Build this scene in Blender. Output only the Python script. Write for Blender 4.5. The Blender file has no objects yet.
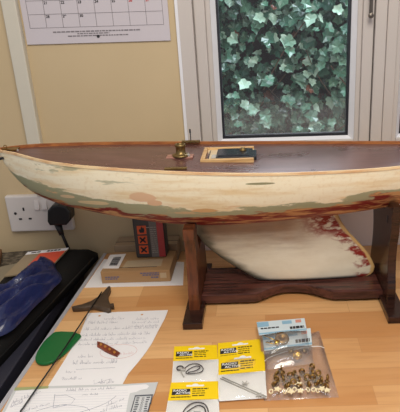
import bpy, bmesh, math, random
from math import sin, cos, tan, pi, radians, sqrt
from mathutils import Vector, Matrix, noise
random.seed(7)
SC = bpy.context.scene
COL = SC.collection

# ------------------------------------------------------------------ camera
F, PX, PY = 535.0, 262.0, 206.0
TH, RO, H = radians(20.7), radians(1.72), 0.542
FW = Vector((0, cos(TH), -sin(TH)))
U0 = Vector((0, sin(TH), cos(TH)))
RR = Vector((1, 0, 0)) * cos(RO) - U0 * sin(RO)
UU = Vector((1, 0, 0)) * sin(RO) + U0 * cos(RO)
CP = Vector((0, 0, H))
cam_d = bpy.data.cameras.new('camera')
cam = bpy.data.objects.new('camera', cam_d)
COL.objects.link(cam)
cam_d.sensor_fit = 'HORIZONTAL'
cam_d.sensor_width = 36
cam_d.lens = F / 400 * 36
cam_d.shift_x = (200 - PX) / 400
cam_d.clip_start = 0.02
m3 = Matrix((RR, UU, -FW)).transposed()
cam.matrix_world = Matrix.Translation(CP) @ m3.to_4x4()
SC.camera = cam

def ray(u, v):
    return FW + RR * ((u - PX) / F) - UU * ((v - PY) / F)
def Pz(u, v, z=0.0):                       # a point on the horizontal plane at height z
    d = ray(u, v)
    return CP + d * ((z - H) / d.z)
def Py(u, v, y):                           # a point on the upright plane at distance y
    d = ray(u, v)
    return CP + d * (y / d.y)

# ------------------------------------------------------------------ node helpers
def lin(c):
    r = []
    for x in c:
        x /= 255.0
        r.append(x / 12.92 if x <= 0.04045 else ((x + 0.055) / 1.055) ** 2.4)
    return (r[0], r[1], r[2], 1.0)

class NT:
    def __init__(s, name):
        s.m = bpy.data.materials.new(name)
        s.m.use_nodes = True
        s.t = s.m.node_tree
        s.b = s.t.nodes['Principled BSDF']
        s.out = s.t.nodes['Material Output']
    def n(s, typ, **kw):
        nd = s.t.nodes.new(typ)
        for k, v in kw.items():
            setattr(nd, k, v)
        return nd
    def put(s, sock, v):
        if isinstance(v, bpy.types.NodeSocket):
            s.t.links.new(v, sock)
        elif v is not None:
            sock.default_value = v
    def math(s, op, a, b=None, c=None, clamp=False):
        nd = s.n('ShaderNodeMath', operation=op, use_clamp=clamp)
        s.put(nd.inputs[0], a)
        if b is not None: s.put(nd.inputs[1], b)
        if c is not None: s.put(nd.inputs[2], c)
        return nd.outputs[0]
    def step(s, x, lo, hi):                # smooth ramp 0..1 from lo to hi (lo may exceed hi)
        nd = s.n('ShaderNodeMapRange', interpolation_type='SMOOTHSTEP')
        s.put(nd.inputs['Value'], x)
        if lo < hi:
            a, b, c, d = lo, hi, 0.0, 1.0
        else:
            a, b, c, d = hi, lo, 1.0, 0.0
        for k, v in zip(('From Min', 'From Max', 'To Min', 'To Max'), (a, b, c, d)):
            nd.inputs[k].default_value = v
        return nd.outputs['Result']
    def mix(s, f, a, b):
        nd = s.n('ShaderNodeMix', data_type='RGBA')
        s.put(nd.inputs[0], f); s.put(nd.inputs[6], a); s.put(nd.inputs[7], b)
        return nd.outputs[2]
    def coord(s, kind='Object', scale=(1, 1, 1), loc=(0, 0, 0), rot=(0, 0, 0)):
        tc = s.n('ShaderNodeTexCoord')
        mp = s.n('ShaderNodeMapping')
        mp.inputs['Scale'].default_value = scale
        mp.inputs['Location'].default_value = loc
        mp.inputs['Rotation'].default_value = rot
        s.t.links.new(tc.outputs[kind], mp.inputs['Vector'])
        return mp.outputs[0]
    def xyz(s, v):
        nd = s.n('ShaderNodeSeparateXYZ')
        s.put(nd.inputs[0], v)
        return nd.outputs
    def noise(s, vec, scale, detail=4.0, rough=0.55):
        nd = s.n('ShaderNodeTexNoise')
        s.put(nd.inputs['Vector'], vec)
        nd.inputs['Scale'].default_value = scale
        nd.inputs['Detail'].default_value = detail
        nd.inputs['Roughness'].default_value = rough
        return nd.outputs['Fac']
    def bump(s, h, strength=0.2, dist=0.001):
        nd = s.n('ShaderNodeBump')
        nd.inputs['Strength'].default_value = strength
        nd.inputs['Distance'].default_value = dist
        s.put(nd.inputs['Height'], h)
        s.t.links.new(nd.outputs[0], s.b.inputs['Normal'])
    def fin(s, col=None, rough=None, metal=None, spec=None):
        if col is not None: s.put(s.b.inputs['Base Color'], col)
        if rough is not None: s.put(s.b.inputs['Roughness'], rough)
        if metal is not None: s.put(s.b.inputs['Metallic'], metal)
        if spec is not None: s.put(s.b.inputs['Specular IOR Level'], spec)
        return s.m

def plain(name, c, rough=0.5, metal=0.0, spec=0.5, var=0.08, scale=40):
    t = NT(name)
    a = lin(c)
    k = 1 - var * 2
    b = (a[0] * k, a[1] * k, a[2] * k, 1)
    f = t.noise(t.coord(), scale)
    return t.fin(t.mix(f, a, b), rough, metal, spec)

# ------------------------------------------------------------------ object helpers
def wloc(o):
    v = Vector((0, 0, 0))
    while o is not None:
        v += o.location
        o = o.parent
    return v

def build(name, bm, mat, parent=None, smooth=False, origin=None, recalc=True):
    """bm is in world coordinates; becomes ONE mesh object"""
    if recalc:
        bmesh.ops.recalc_face_normals(bm, faces=bm.faces)
    off = wloc(parent) if parent else Vector((0, 0, 0))
    o = bpy.data.objects.new(name, bpy.data.meshes.new(name))
    if origin is not None:
        o.location = Vector(origin) - off
        off = Vector(origin)
    bmesh.ops.translate(bm, vec=-off, verts=bm.verts)
    if smooth:
        for f in bm.faces: f.smooth = True
    bm.to_mesh(o.data)
    bm.free()
    o.data.materials.append(mat)
    COL.objects.link(o)
    if parent: o.parent = parent
    return o

def thing(name, label, cat, loc, group=None):
    o = bpy.data.objects.new(name, None)
    o.empty_display_size = 0.02
    o.location = loc
    COL.objects.link(o)
    return tag(o, label, cat, group)

def tag(o, label, cat, group=None):
    o['label'] = label
    o['category'] = cat
    if group: o['group'] = group
    return o

def struct(name, bm, mat, parent=None, smooth=False):
    o = build(name, bm, mat, parent, smooth)
    if parent is None: o['kind'] = 'structure'
    return o

def BM(): return bmesh.new()

def box(bm, lo, hi, bev=0.0, rot=None):
    lo, hi = Vector(lo), Vector(hi)
    c, s = (lo + hi) / 2, hi - lo
    r = bmesh.ops.create_cube(bm, size=1.0)
    vs = r['verts']
    bmesh.ops.scale(bm, vec=s, verts=vs)
    if bev > 0:
        es = list({e for v in vs for e in v.link_edges})
        g = bmesh.ops.bevel(bm, geom=es, offset=bev, segments=2, affect='EDGES', profile=0.5)
        vs = list({v for f in g['faces'] for v in f.verts} | {v for v in vs if v.is_valid})
    if rot is not None:
        bmesh.ops.rotate(bm, cent=(0, 0, 0), matrix=rot, verts=vs)
    bmesh.ops.translate(bm, vec=c, verts=vs)

def prism(bm, pts, vec, bev=0.0):
    """closed outline (3D points) extruded along vec"""
    vec = Vector(vec)
    vs = [bm.verts.new(p) for p in pts]
    f = bm.faces.new(vs)
    r = bmesh.ops.extrude_face_region(bm, geom=[f])
    nv = [g for g in r['geom'] if isinstance(g, bmesh.types.BMVert)]
    bmesh.ops.translate(bm, vec=vec, verts=nv)
    if bev > 0:
        es = [e for e in bm.edges if e.is_valid and ((e.verts[0] in nv and e.verts[1] in nv) or (e.verts[0] in vs and e.verts[1] in vs))]
        bmesh.ops.bevel(bm, geom=es, offset=bev, segments=2, affect='EDGES', profile=0.5)

def tube(bm, pts, r, seg=8, cap=True):
    pts = [Vector(p) for p in pts]
    n = len(pts)
    rad = r if isinstance(r, (list, tuple)) else [r] * n
    rings = []
    prev = None
    for i, p in enumerate(pts):
        d = (pts[min(i + 1, n - 1)] - pts[max(i - 1, 0)])
        if d.length < 1e-9: d = Vector((0, 0, 1))
        d.normalize()
        if prev is None:
            a = d.orthogonal().normalized()
        else:
            a = prev - d * prev.dot(d)
            a = a.normalized() if a.length > 1e-6 else d.orthogonal().normalized()
        prev = a
        b = d.cross(a)
        rings.append([bm.verts.new(p + (a * cos(2 * pi * k / seg) + b * sin(2 * pi * k / seg)) * rad[i]) for k in range(seg)])
    for i in range(n - 1):
        for k in range(seg):
            bm.faces.new((rings[i][k], rings[i][(k + 1) % seg], rings[i + 1][(k + 1) % seg], rings[i + 1][k]))
    if cap:
        bm.faces.new(list(reversed(rings[0])))
        bm.faces.new(rings[-1])

def spline(pts, sub=6):
    """Catmull-Rom through pts"""
    pts = [Vector(p) for p in pts]
    out = []
    for i in range(len(pts) - 1):
        p0, p1, p2, p3 = pts[max(i - 1, 0)], pts[i], pts[i + 1], pts[min(i + 2, len(pts) - 1)]
        for k in range(sub):
            t = k / sub
            out.append(0.5 * ((2 * p1) + (p2 - p0) * t + (2 * p0 - 5 * p1 + 4 * p2 - p3) * t * t + (3 * p1 - p0 - 3 * p2 + p3) * t ** 3))
    out.append(pts[-1])
    return out

def lathe(bm, c, prof, seg=20, axis=Vector((0, 0, 1))):
    c = Vector(c)
    q = Vector((0, 0, 1)).rotation_difference(axis)
    rings = []
    for r, z in prof:
        rings.append([bm.verts.new(c + q @ Vector((r * cos(2 * pi * k / seg), r * sin(2 * pi * k / seg), z))) for k in range(seg)])
    for i in range(len(prof) - 1):
        for k in range(seg):
            bm.faces.new((rings[i][k], rings[i][(k + 1) % seg], rings[i + 1][(k + 1) % seg], rings[i + 1][k]))
    bm.faces.new(list(reversed(rings[0])))
    bm.faces.new(rings[-1])

def torus(bm, c, R, r, normal=Vector((0, 0, 1)), seg=16, sides=6):
    c = Vector(c)
    q = Vector((0, 0, 1)).rotation_difference(Vector(normal).normalized())
    g = [[bm.verts.new(c + q @ Vector(((R + r * cos(2 * pi * j / sides)) * cos(2 * pi * i / seg), (R + r * cos(2 * pi * j / sides)) * sin(2 * pi * i / seg), r * sin(2 * pi * j / sides)))) for j in range(sides)] for i in range(seg)]
    for i in range(seg):
        for j in range(sides):
            bm.faces.new((g[i][j], g[(i + 1) % seg][j], g[(i + 1) % seg][(j + 1) % sides], g[i][(j + 1) % sides]))

def lerp_tab(tab, x):
    if x <= tab[0][0]: return tab[0][1:]
    for a, b in zip(tab, tab[1:]):
        if x <= b[0]:
            t = (x - a[0]) / (b[0] - a[0])
            return tuple(p + (q - p) * t for p, q in zip(a[1:], b[1:]))
    return tab[-1][1:]

def text_mesh(s, mat, to_world, size, parent, name, align='LEFT', bold=0.0):
    cu = bpy.data.curves.new('tmp', 'FONT')
    cu.body = s
    cu.size = size
    cu.align_x = align
    cu.offset = bold
    o = bpy.data.objects.new('tmp', cu)
    COL.objects.link(o)
    bpy.context.view_layer.update()
    me = bpy.data.meshes.new_from_object(o.evaluated_get(bpy.context.evaluated_depsgraph_get()))
    bpy.data.objects.remove(o)
    bm = BM()
    bm.from_mesh(me)
    for v in bm.verts: v.co = to_world(v.co.x, v.co.y)
    return build(name, bm, mat, parent, recalc=False)

def quad_map(tl, tr, br, bl):
    """(s right, t down) in 0..1 -> a point on the flat quad"""
    tl, tr, br, bl = map(Vector, (tl, tr, br, bl))
    def f(s, t, z=0.0):
        p = (tl * (1 - s) + tr * s) * (1 - t) + (bl * (1 - s) + br * s) * t
        return p + Vector((0, 0, z))
    return f

def sheet(bm, fm, s0, t0, s1, t1, z, nx=1, ny=1, fz=None, thick=0.0):
    g = [[bm.verts.new(fm(s0 + (s1 - s0) * i / nx, t0 + (t1 - t0) * j / ny, z + (fz(i / nx, j / ny) if fz else 0))) for i in range(nx + 1)] for j in range(ny + 1)]
    fs = []
    for j in range(ny):
        for i in range(nx):
            fs.append(bm.faces.new((g[j][i], g[j + 1][i], g[j + 1][i + 1], g[j][i + 1])))
    if thick:
        r = bmesh.ops.extrude_face_region(bm, geom=fs)
        nv = [x for x in r['geom'] if isinstance(x, bmesh.types.BMVert)]
        bmesh.ops.translate(bm, vec=(0, 0, -thick), verts=nv)

def words(bm, fm, s0, s1, t, h, z, rnd, gap=0.012, wmin=0.03, wmax=0.09):
    """a line of print too small to read: small bars the length of words"""
    s = s0
    while s < s1:
        w = min(rnd.uniform(wmin, wmax), s1 - s)
        if w > 0.008:
            sheet(bm, fm, s, t, s + w, t + h, z)
        s += w + gap

def scribble(bm, fm, s0, s1, t, h, z, rnd, w=0.00045, slope=0.0, step=0.011):
    """a line of joined-up handwriting as a thin raised ribbon"""
    s = s0
    run = []
    def flush():
        if len(run) > 2: tube(bm, run, w, 4)
        run.clear()
    left = rnd.randint(5, 14)
    while s < s1:
        up = rnd.choice((0.35, 0.45, 0.5, 1.0))
        tt = t + slope * (s - s0)
        run.append(fm(s, tt - rnd.uniform(0, .15) * h, z))
        run.append(fm(s + step * .45, tt - h * up, z))
        s += step * rnd.uniform(.8, 1.2)
        left -= 1
        if left <= 0:
            flush()
            s += step * 1.3
            left = rnd.randint(4, 14)
    flush()

# ------------------------------------------------------------------ materials
def m_wall():
    t = NT('cream_wall_paint')
    f = t.noise(t.coord(), 6)
    g = t.noise(t.coord(), 220, 2)
    t.bump(g, 0.12, 0.0006)
    return t.fin(t.mix(f, lin((202, 181, 145)), lin((192, 171, 135))), 0.6, spec=0.3)
M_WALL = m_wall()
M_WALL2 = plain('pale_lower_wall', (236, 224, 218), 0.6, spec=.3, var=.03, scale=5)  # paler tone for the wall below the window
M_FRAME = plain('cream_window_paint', (198, 190, 184), 0.4, var=0.03, scale=8)
M_BEAD = plain('white_glazing_bead', (228, 228, 232), 0.35, var=0.02)
M_GASKET = plain('dark_gasket', (30, 32, 42), 0.5)
M_TRUNK = plain('white_trunking', (206, 200, 184), 0.45, var=0.03)

def m_desk():
    t = NT('beech_stave_worktop')
    v = t.coord('Object')
    br = t.n('ShaderNodeTexBrick', offset=0.37, offset_frequency=3)
    t.put(br.inputs['Vector'], v)
    br.inputs['Scale'].default_value = 1.0
    br.inputs['Brick Width'].default_value = 0.25
    br.inputs['Row Height'].default_value = 0.041
    br.inputs['Mortar Size'].default_value = 0.0005
    br.inputs['Mortar Smooth'].default_value = 0.6
    br.inputs['Color1'].default_value = (0, 0, 0, 1)
    br.inputs['Color2'].default_value = (1, 1, 1, 1)
    br.inputs['Mortar'].default_value = (0.35, 0.35, 0.35, 1)
    grain = t.noise(t.coord('Object', (9, 120, 9)), 1.0, 6, 0.6)
    blot = t.noise(t.coord('Object', (3, 14, 3)), 1.0, 3)
    c = t.mix(br.outputs['Color'], lin((196, 138, 83)), lin((228, 181, 126)))
    c = t.mix(t.math('MULTIPLY', t.step(grain, 0.45, 0.75), .5), c, lin((184, 128, 78)))
    c = t.mix(t.math('MULTIPLY', t.step(blot, 0.45, 0.7), 0.25), c, lin((232, 190, 136)))
    c = t.mix(t.math('MULTIPLY', br.outputs['Fac'], 0.35), c, lin((150, 95, 55)))
    return t.fin(c, 0.36, spec=0.45)
M_DESK = m_desk()
M_STRIP = plain('pale_metal_edging', (196, 196, 204), 0.4, 0.3)
M_CABINET = plain('dark_grey_laminate', (46, 46, 58), 0.5)
M_FLOOR = plain('grey_floor', (120, 112, 104), 0.7)

def m_hull():
    t = NT('sanded_hull_paint')
    o = t.xyz(t.coord('Object'))
    X, Z = o[0], o[2]
    n1 = t.noise(t.coord('Object', (12, 12, 45)), 1.0, 5, 0.6)
    n2 = t.noise(t.coord('Object', (7, 20, 60), (3.1, 0, 1.7)), 1.0, 5, 0.6)
    n3 = t.noise(t.coord('Object', (9, 30, 70), (7.3, 2, 5.2)), 1.0, 4, 0.65)
    n4 = t.noise(t.coord('Object', (150, 150, 150)), 1.0, 3)
    xx = t.math('ADD', X, 0.05)
    line = t.math('MULTIPLY_ADD', t.math('MULTIPLY', xx, xx), 0.33, 0.214)
    s = t.math('SUBTRACT', Z, line)
    s = t.math('ADD', s, t.math('MULTIPLY_ADD', n1, 0.05, -0.025))
    cream = t.mix(t.step(n2, 0.42, 0.7), lin((246, 236, 208)), lin((232, 208, 164)))
    cream = t.mix(t.math('MULTIPLY', t.step(n4, .5, .75), .25), cream, lin((214, 184, 132)))
    # faint green traces high on the bow
    up = t.math('MULTIPLY', t.step(n3, 0.58, 0.66), t.math('MULTIPLY', t.step(X, -0.17, -0.27), t.step(Z, 0.24, 0.27)))
    cream = t.mix(t.math('MULTIPLY', up, .75), cream, lin((158, 158, 128)))
    green = t.mix(n2, lin((150, 153, 122)), lin((176, 171, 138)))
    c = t.mix(t.step(s, 0.002, -0.002), cream, green)
    # below the band: bare wood, undercoat and old red paint
    wide = t.math('MULTIPLY_ADD', t.step(X, 0.0, -0.2), -0.013, -0.012)
    s2 = t.math('SUBTRACT', s, wide)
    s2 = t.math('ADD', s2, t.math('MULTIPLY_ADD', n3, 0.03, -0.015))
    low = t.mix(t.step(n2, .4, .6), lin((206, 160, 108)), lin((190, 135, 88)))
    red = t.mix(n1, lin((142, 36, 34)), lin((92, 34, 32)))
    n5 = t.noise(t.coord('Object', (11, 30, 95), (2.7, 0, 9.4)), 1.0, 4, .6)
    low = t.mix(t.math('MULTIPLY', t.step(n5, .62, .50), t.step(n3, .38, .44)), low, red)
    low = t.mix(t.math('MULTIPLY', t.step(n1, .6, .66), .8), low, lin((92, 92, 70)))
    c = t.mix(t.step(s2, 0.002, -0.002), c, low)
    # bare streaks and two patches of filler
    c = t.mix(t.math('MULTIPLY', t.step(t.math('ABSOLUTE', t.math('SUBTRACT', s, -0.004)), 0.02, 0.0), t.math('MULTIPLY', t.step(n3, .6, .66), .8)), c, lin((222, 178, 132)))
    for (x0, z0, a, b, col) in ((-.205, .237, .024, .010, (224, 186, 150)), (-.185, .226, .014, .006, (222, 182, 146)), (-.30, .222, .03, .0045, (214, 192, 150)), (-.345, .232, .016, .004, (214, 188, 150)), (.0, .262, .022, .002, (150, 146, 112)), (-.10, .21, .028, .005, (214, 170, 118))):
        ex = t.math('DIVIDE', t.math('SUBTRACT', X, x0), a)
        ez = t.math('DIVIDE', t.math('SUBTRACT', Z, z0), b)
        d = t.math('ADD', t.math('MULTIPLY', ex, ex), t.math('MULTIPLY', ez, ez))
        d = t.math('ADD', d, t.math('MULTIPLY_ADD', n1, 2.4, -1.2))
        c = t.mix(t.step(d, 1.1, 0.8), c, lin(col))
    return t.fin(c, 0.5, spec=0.3)
M_HULL = m_hull()

def m_keel():
    t = NT('worn_keel_paint')
    uv = t.xyz(t.coord('UV'))
    U, V = uv[0], uv[1]
    n1 = t.noise(t.coord('Object', (16, 16, 40)), 1.0, 5, .6)
    n2 = t.noise(t.coord('Object', (28, 20, 55), (4, 1, 2)), 1.0, 5, .6)
    n3 = t.noise(t.coord('Object', (10, 10, 60), (1, 7, 2)), 1.0, 4, .6)
    c = t.mix(n1, lin((238, 231, 213)), lin((204, 192, 166)))
    # brown smear along the top, deepened to paint in the hull's shadow
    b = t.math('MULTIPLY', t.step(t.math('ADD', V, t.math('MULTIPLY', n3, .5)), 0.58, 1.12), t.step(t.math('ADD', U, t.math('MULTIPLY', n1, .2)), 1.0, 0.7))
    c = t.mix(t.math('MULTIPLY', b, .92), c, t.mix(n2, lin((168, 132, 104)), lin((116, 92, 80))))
    # dark greenish leading edge
    d = t.math('ADD', U, t.math('MULTIPLY_ADD', n1, .2, -.1))
    c = t.mix(t.math('MULTIPLY', t.step(d, .13, .02), .85), c, lin((84, 80, 62)))
    # bottom shoe
    c = t.mix(t.math('MULTIPLY', t.step(V, .06, .02), .9), c, lin((96, 98, 96)))
    # red remains towards the trailing edge
    r1 = t.math('MULTIPLY', t.step(t.math('ADD', U, t.math('MULTIPLY_ADD', n2, .55, -.27)), .66, .86), t.step(V, .56, .72))
    r2 = t.math('MULTIPLY', t.step(t.math('ADD', U, t.math('MULTIPLY_ADD', n2, .34, -.17)), .83, .90), t.step(n1, .58, .5))
    r = t.math('MULTIPLY', t.math('MAXIMUM', r1, r2), t.step(n2, .60, .48))
    c = t.mix(r, c, t.mix(n1, lin((162, 38, 32)), lin((104, 34, 28))))
    c = t.mix(t.step(t.math('ADD', U, t.math('MULTIPLY_ADD', n1, .05, -.025)), .965, .98), c, lin((205, 168, 112)))
    return t.fin(c, 0.4, spec=0.4)
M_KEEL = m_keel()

def m_deck():
    t = NT('varnished_mahogany_deck')
    n1 = t.noise(t.coord('Object', (7, 160, 1)), 1.0, 6, .6)
    n2 = t.noise(t.coord('Object', (9, 18, 1)), 1.0, 4)
    c = t.mix(n1, lin((122, 82, 74)), lin((58, 35, 35)))
    c = t.mix(t.math('MULTIPLY', t.step(n2, .5, .7), .5), c, lin((126, 92, 84)))
    t.bump(n1, .08, .0006)
    return t.fin(c, t.math('MULTIPLY_ADD', n2, .30, .14), spec=.7)
M_DECK = m_deck()

def m_wood(name, a, b, rough=.45, sc=(12, 120, 120), spec=.45):
    t = NT(name)
    n = t.noise(t.coord('Object', sc), 1.0, 5, .6)
    return t.fin(t.mix(t.step(n, .35, .68), lin(a), lin(b)), rough, spec=spec)
M_RAIL = m_wood('orange_varnished_rail', (178, 112, 60), (140, 78, 42))
M_RAIL2 = m_wood('bare_pale_rail', (240, 212, 166), (218, 170, 122))
M_PALE = m_wood('pale_hatch_wood', (216, 178, 124), (188, 142, 88))
M_PALE2 = m_wood('pale_ply', (226, 204, 168), (206, 180, 142))
M_STAND = m_wood('dark_stained_stand', (58, 33, 24), (33, 18, 14), .25)
M_BOARD = m_wood('stained_board_pink_sheen', (92, 54, 46), (50, 28, 24), .22)  # stand stain lightened and reddened to hold the board top's pink sheen
M_STANDF = m_wood('worn_brown_upright', (108, 58, 32), (60, 32, 20), .35, (90, 90, 10))
M_STEPW = m_wood('reddish_plate_wood', (186, 138, 120), (150, 100, 86))
M_BRASS = plain('dull_brass', (150, 126, 80), .4, .9, var=.2, scale=120)
M_BRASSB = plain('bright_brass', (226, 186, 96), .25, .95, var=.12, scale=150)
M_BRASSD = plain('tarnished_brass', (176, 138, 78), .35, .85, var=.3, scale=160)
M_STEEL = plain('grey_steel', (186, 182, 174), .4, .1)
M_BLACK = plain('black_plastic', (20, 20, 21), .4)
M_BLACKG = plain('glossy_black', (26, 28, 38), .25)
M_WHITEP = plain('white_plastic', (214, 208, 204), .35, var=.02)
M_PAPER = plain('white_paper', (238, 236, 236), .7, var=.02, spec=.2)
M_CAL = plain('calendar_paper', (200, 193, 198), .5, var=.02, spec=.3)
M_INK = plain('black_print', (40, 38, 42), .6)
M_GINK = plain('grey_print', (128, 122, 126), .6)
M_RINK = plain('red_print', (190, 50, 45), .6)
M_PEN = plain('blue_grey_ink', (104, 104, 134), .6)
M_REDPEN = plain('pale_red_ink', (214, 150, 146), .6)

def m_card(name, a, b):
    t = NT(name)
    n = t.noise(t.coord('Object', (20, 20, 260)), 1.0, 4)
    return t.fin(t.mix(n, lin(a), lin(b)), .65, spec=.25)
M_CARD = m_card('brown_cardboard', (180, 145, 104), (162, 127, 88))
M_CARD2 = m_card('greyish_cardboard', (168, 146, 118), (150, 128, 102))
M_TAPE = plain('frosted_tape', (196, 176, 144), .25, var=.05)

def clear(name, tint=(255, 255, 255), white=.07, gloss=.14, rough=.12):
    t = NT(name)
    tr = t.n('ShaderNodeBsdfTransparent')
    tr.inputs[0].default_value = lin(tint)
    gl = t.n('ShaderNodeBsdfGlossy')
    gl.inputs['Roughness'].default_value = rough
    df = t.n('ShaderNodeBsdfDiffuse')
    df.inputs[0].default_value = (.85, .85, .87, 1)
    fr = t.n('ShaderNodeFresnel')
    fr.inputs[0].default_value = 1.4
    n = t.noise(t.coord('Object'), 45, 3)
    bp = t.n('ShaderNodeBump')
    bp.inputs['Strength'].default_value = .5
    bp.inputs['Distance'].default_value = .002
    t.put(bp.inputs['Height'], n)
    t.t.links.new(bp.outputs[0], gl.inputs['Normal'])
    m1 = t.n('ShaderNodeMixShader')
    m1.inputs[0].default_value = white
    t.t.links.new(tr.outputs[0], m1.inputs[1]); t.t.links.new(df.outputs[0], m1.inputs[2])
    m2 = t.n('ShaderNodeMixShader')
    t.put(m2.inputs[0], t.math('MULTIPLY_ADD', fr.outputs[0], 1.0, gloss - .04, clamp=True))
    t.t.links.new(m1.outputs[0], m2.inputs[1]); t.t.links.new(gl.outputs[0], m2.inputs[2])
    t.t.links.new(m2.outputs[0], t.out.inputs['Surface'])
    return t.m
M_BAG = clear('clear_polythene', white=.11, gloss=.13, rough=.16)
M_POUCH = clear('thin_clear_film', white=.05, gloss=.05)

def glass():
    t = NT('window_glass')
    tr = t.n('ShaderNodeBsdfTransparent'); tr.inputs[0].default_value = (.93, .95, .96, 1)
    gl = t.n('ShaderNodeBsdfGlossy'); gl.inputs['Roughness'].default_value = .01
    fr = t.n('ShaderNodeFresnel'); fr.inputs[0].default_value = 1.45
    mx = t.n('ShaderNodeMixShader')
    t.t.links.new(fr.outputs[0], mx.inputs[0]); t.t.links.new(tr.outputs[0], mx.inputs[1]); t.t.links.new(gl.outputs[0], mx.inputs[2])
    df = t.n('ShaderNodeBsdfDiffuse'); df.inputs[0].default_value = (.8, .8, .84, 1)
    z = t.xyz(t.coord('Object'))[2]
    painted_haze = t.math('MULTIPLY', t.step(t.math('ADD', z, t.math('MULTIPLY', t.noise(t.coord('Object', (8, 8, 20)), 1.0, 3), .06)), .39, .33), .09)  # haze band painted on the lower pane for the boat's reflection
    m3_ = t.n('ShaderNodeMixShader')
    t.put(m3_.inputs[0], t.math('ADD', painted_haze, .006))
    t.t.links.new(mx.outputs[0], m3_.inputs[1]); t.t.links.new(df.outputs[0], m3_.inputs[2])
    t.t.links.new(m3_.outputs[0], t.out.inputs['Surface'])
    return t.m
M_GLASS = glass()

def m_ivy():
    t = NT('ivy_leaf')
    g = t.n('ShaderNodeNewGeometry')
    r = g.outputs['Random Per Island']
    c = t.mix(t.step(r, 0, .55), lin((32, 62, 50)), lin((90, 134, 112)))
    c = t.mix(t.step(r, .6, .98), c, lin((178, 208, 188)))  # palest leaves carry highlights in their colour
    c = t.mix(t.step(r, .975, .98), c, lin((108, 68, 54)))
    return t.fin(c, .27, spec=.7)
M_IVY = m_ivy()
M_STEM = plain('ivy_stem', (120, 96, 80), .8)
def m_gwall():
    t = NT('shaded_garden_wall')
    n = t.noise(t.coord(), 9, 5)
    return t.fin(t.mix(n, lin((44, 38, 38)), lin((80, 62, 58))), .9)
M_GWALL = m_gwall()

# ------------------------------------------------------------------ setting
D = 1.15                                        # distance of the window wall
WX0, WX1, WZ0, WZ1 = -.158, .70, .182, 1.10      # window opening
bm = BM()
box(bm, (-1.6, D, -.75), (WX0, D + .14, 1.7))
box(bm, (WX0, D, WZ1), (WX1, D + .14, 1.7))
box(bm, (WX1, D, -.75), (1.7, D + .14, 1.7))
struct('wall_back', bm, M_WALL)
bm = BM()
box(bm, (WX0, D, -.75), (WX1, D + .14, WZ0 - .02))
struct('wall_under_window', bm, M_WALL2)
bm = BM(); box(bm, (-1.6, -.9, -.78), (1.7, D + .14, -.75)); struct('floor', bm, M_FLOOR)
bm = BM(); box(bm, (WX0 - .0, D - .035, WZ0 - .02), (WX1, D + .14, WZ0), .004); struct('trim_1', bm, M_BEAD)

def frame_box(bm, x0, x1, z0, z1, w, y0, y1, bev=.002):
    box(bm, (x0, y0, z0), (x0 + w, y1, z1), bev)
    box(bm, (x1 - w, y0, z0), (x1, y1, z1), bev)
    box(bm, (x0 + w, y0, z0), (x1 - w, y1, z0 + w), bev)
    box(bm, (x0 + w, y0, z1 - w), (x1 - w, y1, z1), bev)

def window(name, x0, x1, handle):
    """one casement: sash, white bead, gasket, pane"""
    z0, z1 = .222, 1.065
    bm = BM()
    frame_box(bm, x0, x1, z0, z1, .0225, D + .004, D + .05)
    frame_box(bm, x0 + .0225, x1 - .0225, z0 + .0225, z1 - .0225, .0105, D + .010, D + .05)
    w = struct(name, bm, M_FRAME)
    a, b, c, d = x0 + .033, x1 - .033, z0 + .033 - .004, z1 - .033
    bm = BM()
    # bead with a slope towards the glass
    for (p, q) in (((a, c), (a, d)), ((b, c), (b, d)), ((a, c), (b, c)), ((a, d), (b, d))):
        vert = p[0] == q[0]
        sx = (1 if p[0] == a else -1) if vert else 0
        sz = 0 if vert else (1 if p[1] == c else -1)
        wd = .0102
        P = [Vector((p[0], D + .013, p[1])), Vector((p[0] + sx * wd, D + .026, p[1] + sz * wd)), Vector((p[0] + sx * wd, D + .05, p[1] + sz * wd)), Vector((p[0], D + .05, p[1]))]
        prism(bm, P, (q[0] - p[0], 0, q[1] - p[1]))
    build('glazing_bead', bm, M_BEAD, w)
    bm = BM()
    frame_box(bm, a + .010, b - .010, c + .010, d - .010, .0050, D + .027, D + .045, 0)
    build('gasket', bm, M_GASKET, w)
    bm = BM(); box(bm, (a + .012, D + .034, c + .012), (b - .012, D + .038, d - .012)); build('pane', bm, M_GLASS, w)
    if handle:
        hx, hz = Py(370, 8, D)[0], Py(370, 17, D)[2]
        bm = BM()
        box(bm, (hx - .0035, D - .014, hz + .006), (hx + .0035, D - .008, hz + .13), .002)
        box(bm, (hx - .006, D - .010, hz + .10), (hx + .006, D + .006, hz + .16), .002)
        lathe(bm, (hx, D - .0165, hz + .003), [(0.001, -.001), (.0052, 0), (.0058, .004), (.0045, .008), (.001, .009)], 14, Vector((0, 1, 0)))
        build('handle', bm, plain('worn_dark_metal', (118, 110, 102), .3, .9), w)
    return w
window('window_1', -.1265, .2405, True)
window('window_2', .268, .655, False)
bm = BM()                                       # fixed outer frame and mullion
box(bm, (WX0, D - .006, WZ0), (-.1285, D + .07, WZ1), .002)
box(bm, (-.1285, D + .012, WZ0), (-.1265, D + .07, WZ1))
box(bm, (.2425, D - .002, WZ0), (.266, D + .07, WZ1), .002)
box(bm, (.657, D - .006, WZ0), (WX1, D + .07, WZ1), .002)
box(bm, (-.1285, D - .002, WZ0), (.2425, D + .07, .220), .002)
box(bm, (.266, D - .002, WZ0), (.657, D + .07, .220), .002)
box(bm, (-.1285, D - .002, 1.067), (.2425, D + .07, WZ1), .002)
box(bm, (.266, D - .002, 1.067), (.657, D + .07, WZ1), .002)
struct('trim_2', bm, M_FRAME)
bm = BM()
box(bm, (WX0 - .005, D - .008, WZ0 - .01), (WX0 + .0015, D + .002, WZ1 + .01), .001)
struct('trim_3', bm, M_BEAD)

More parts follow.
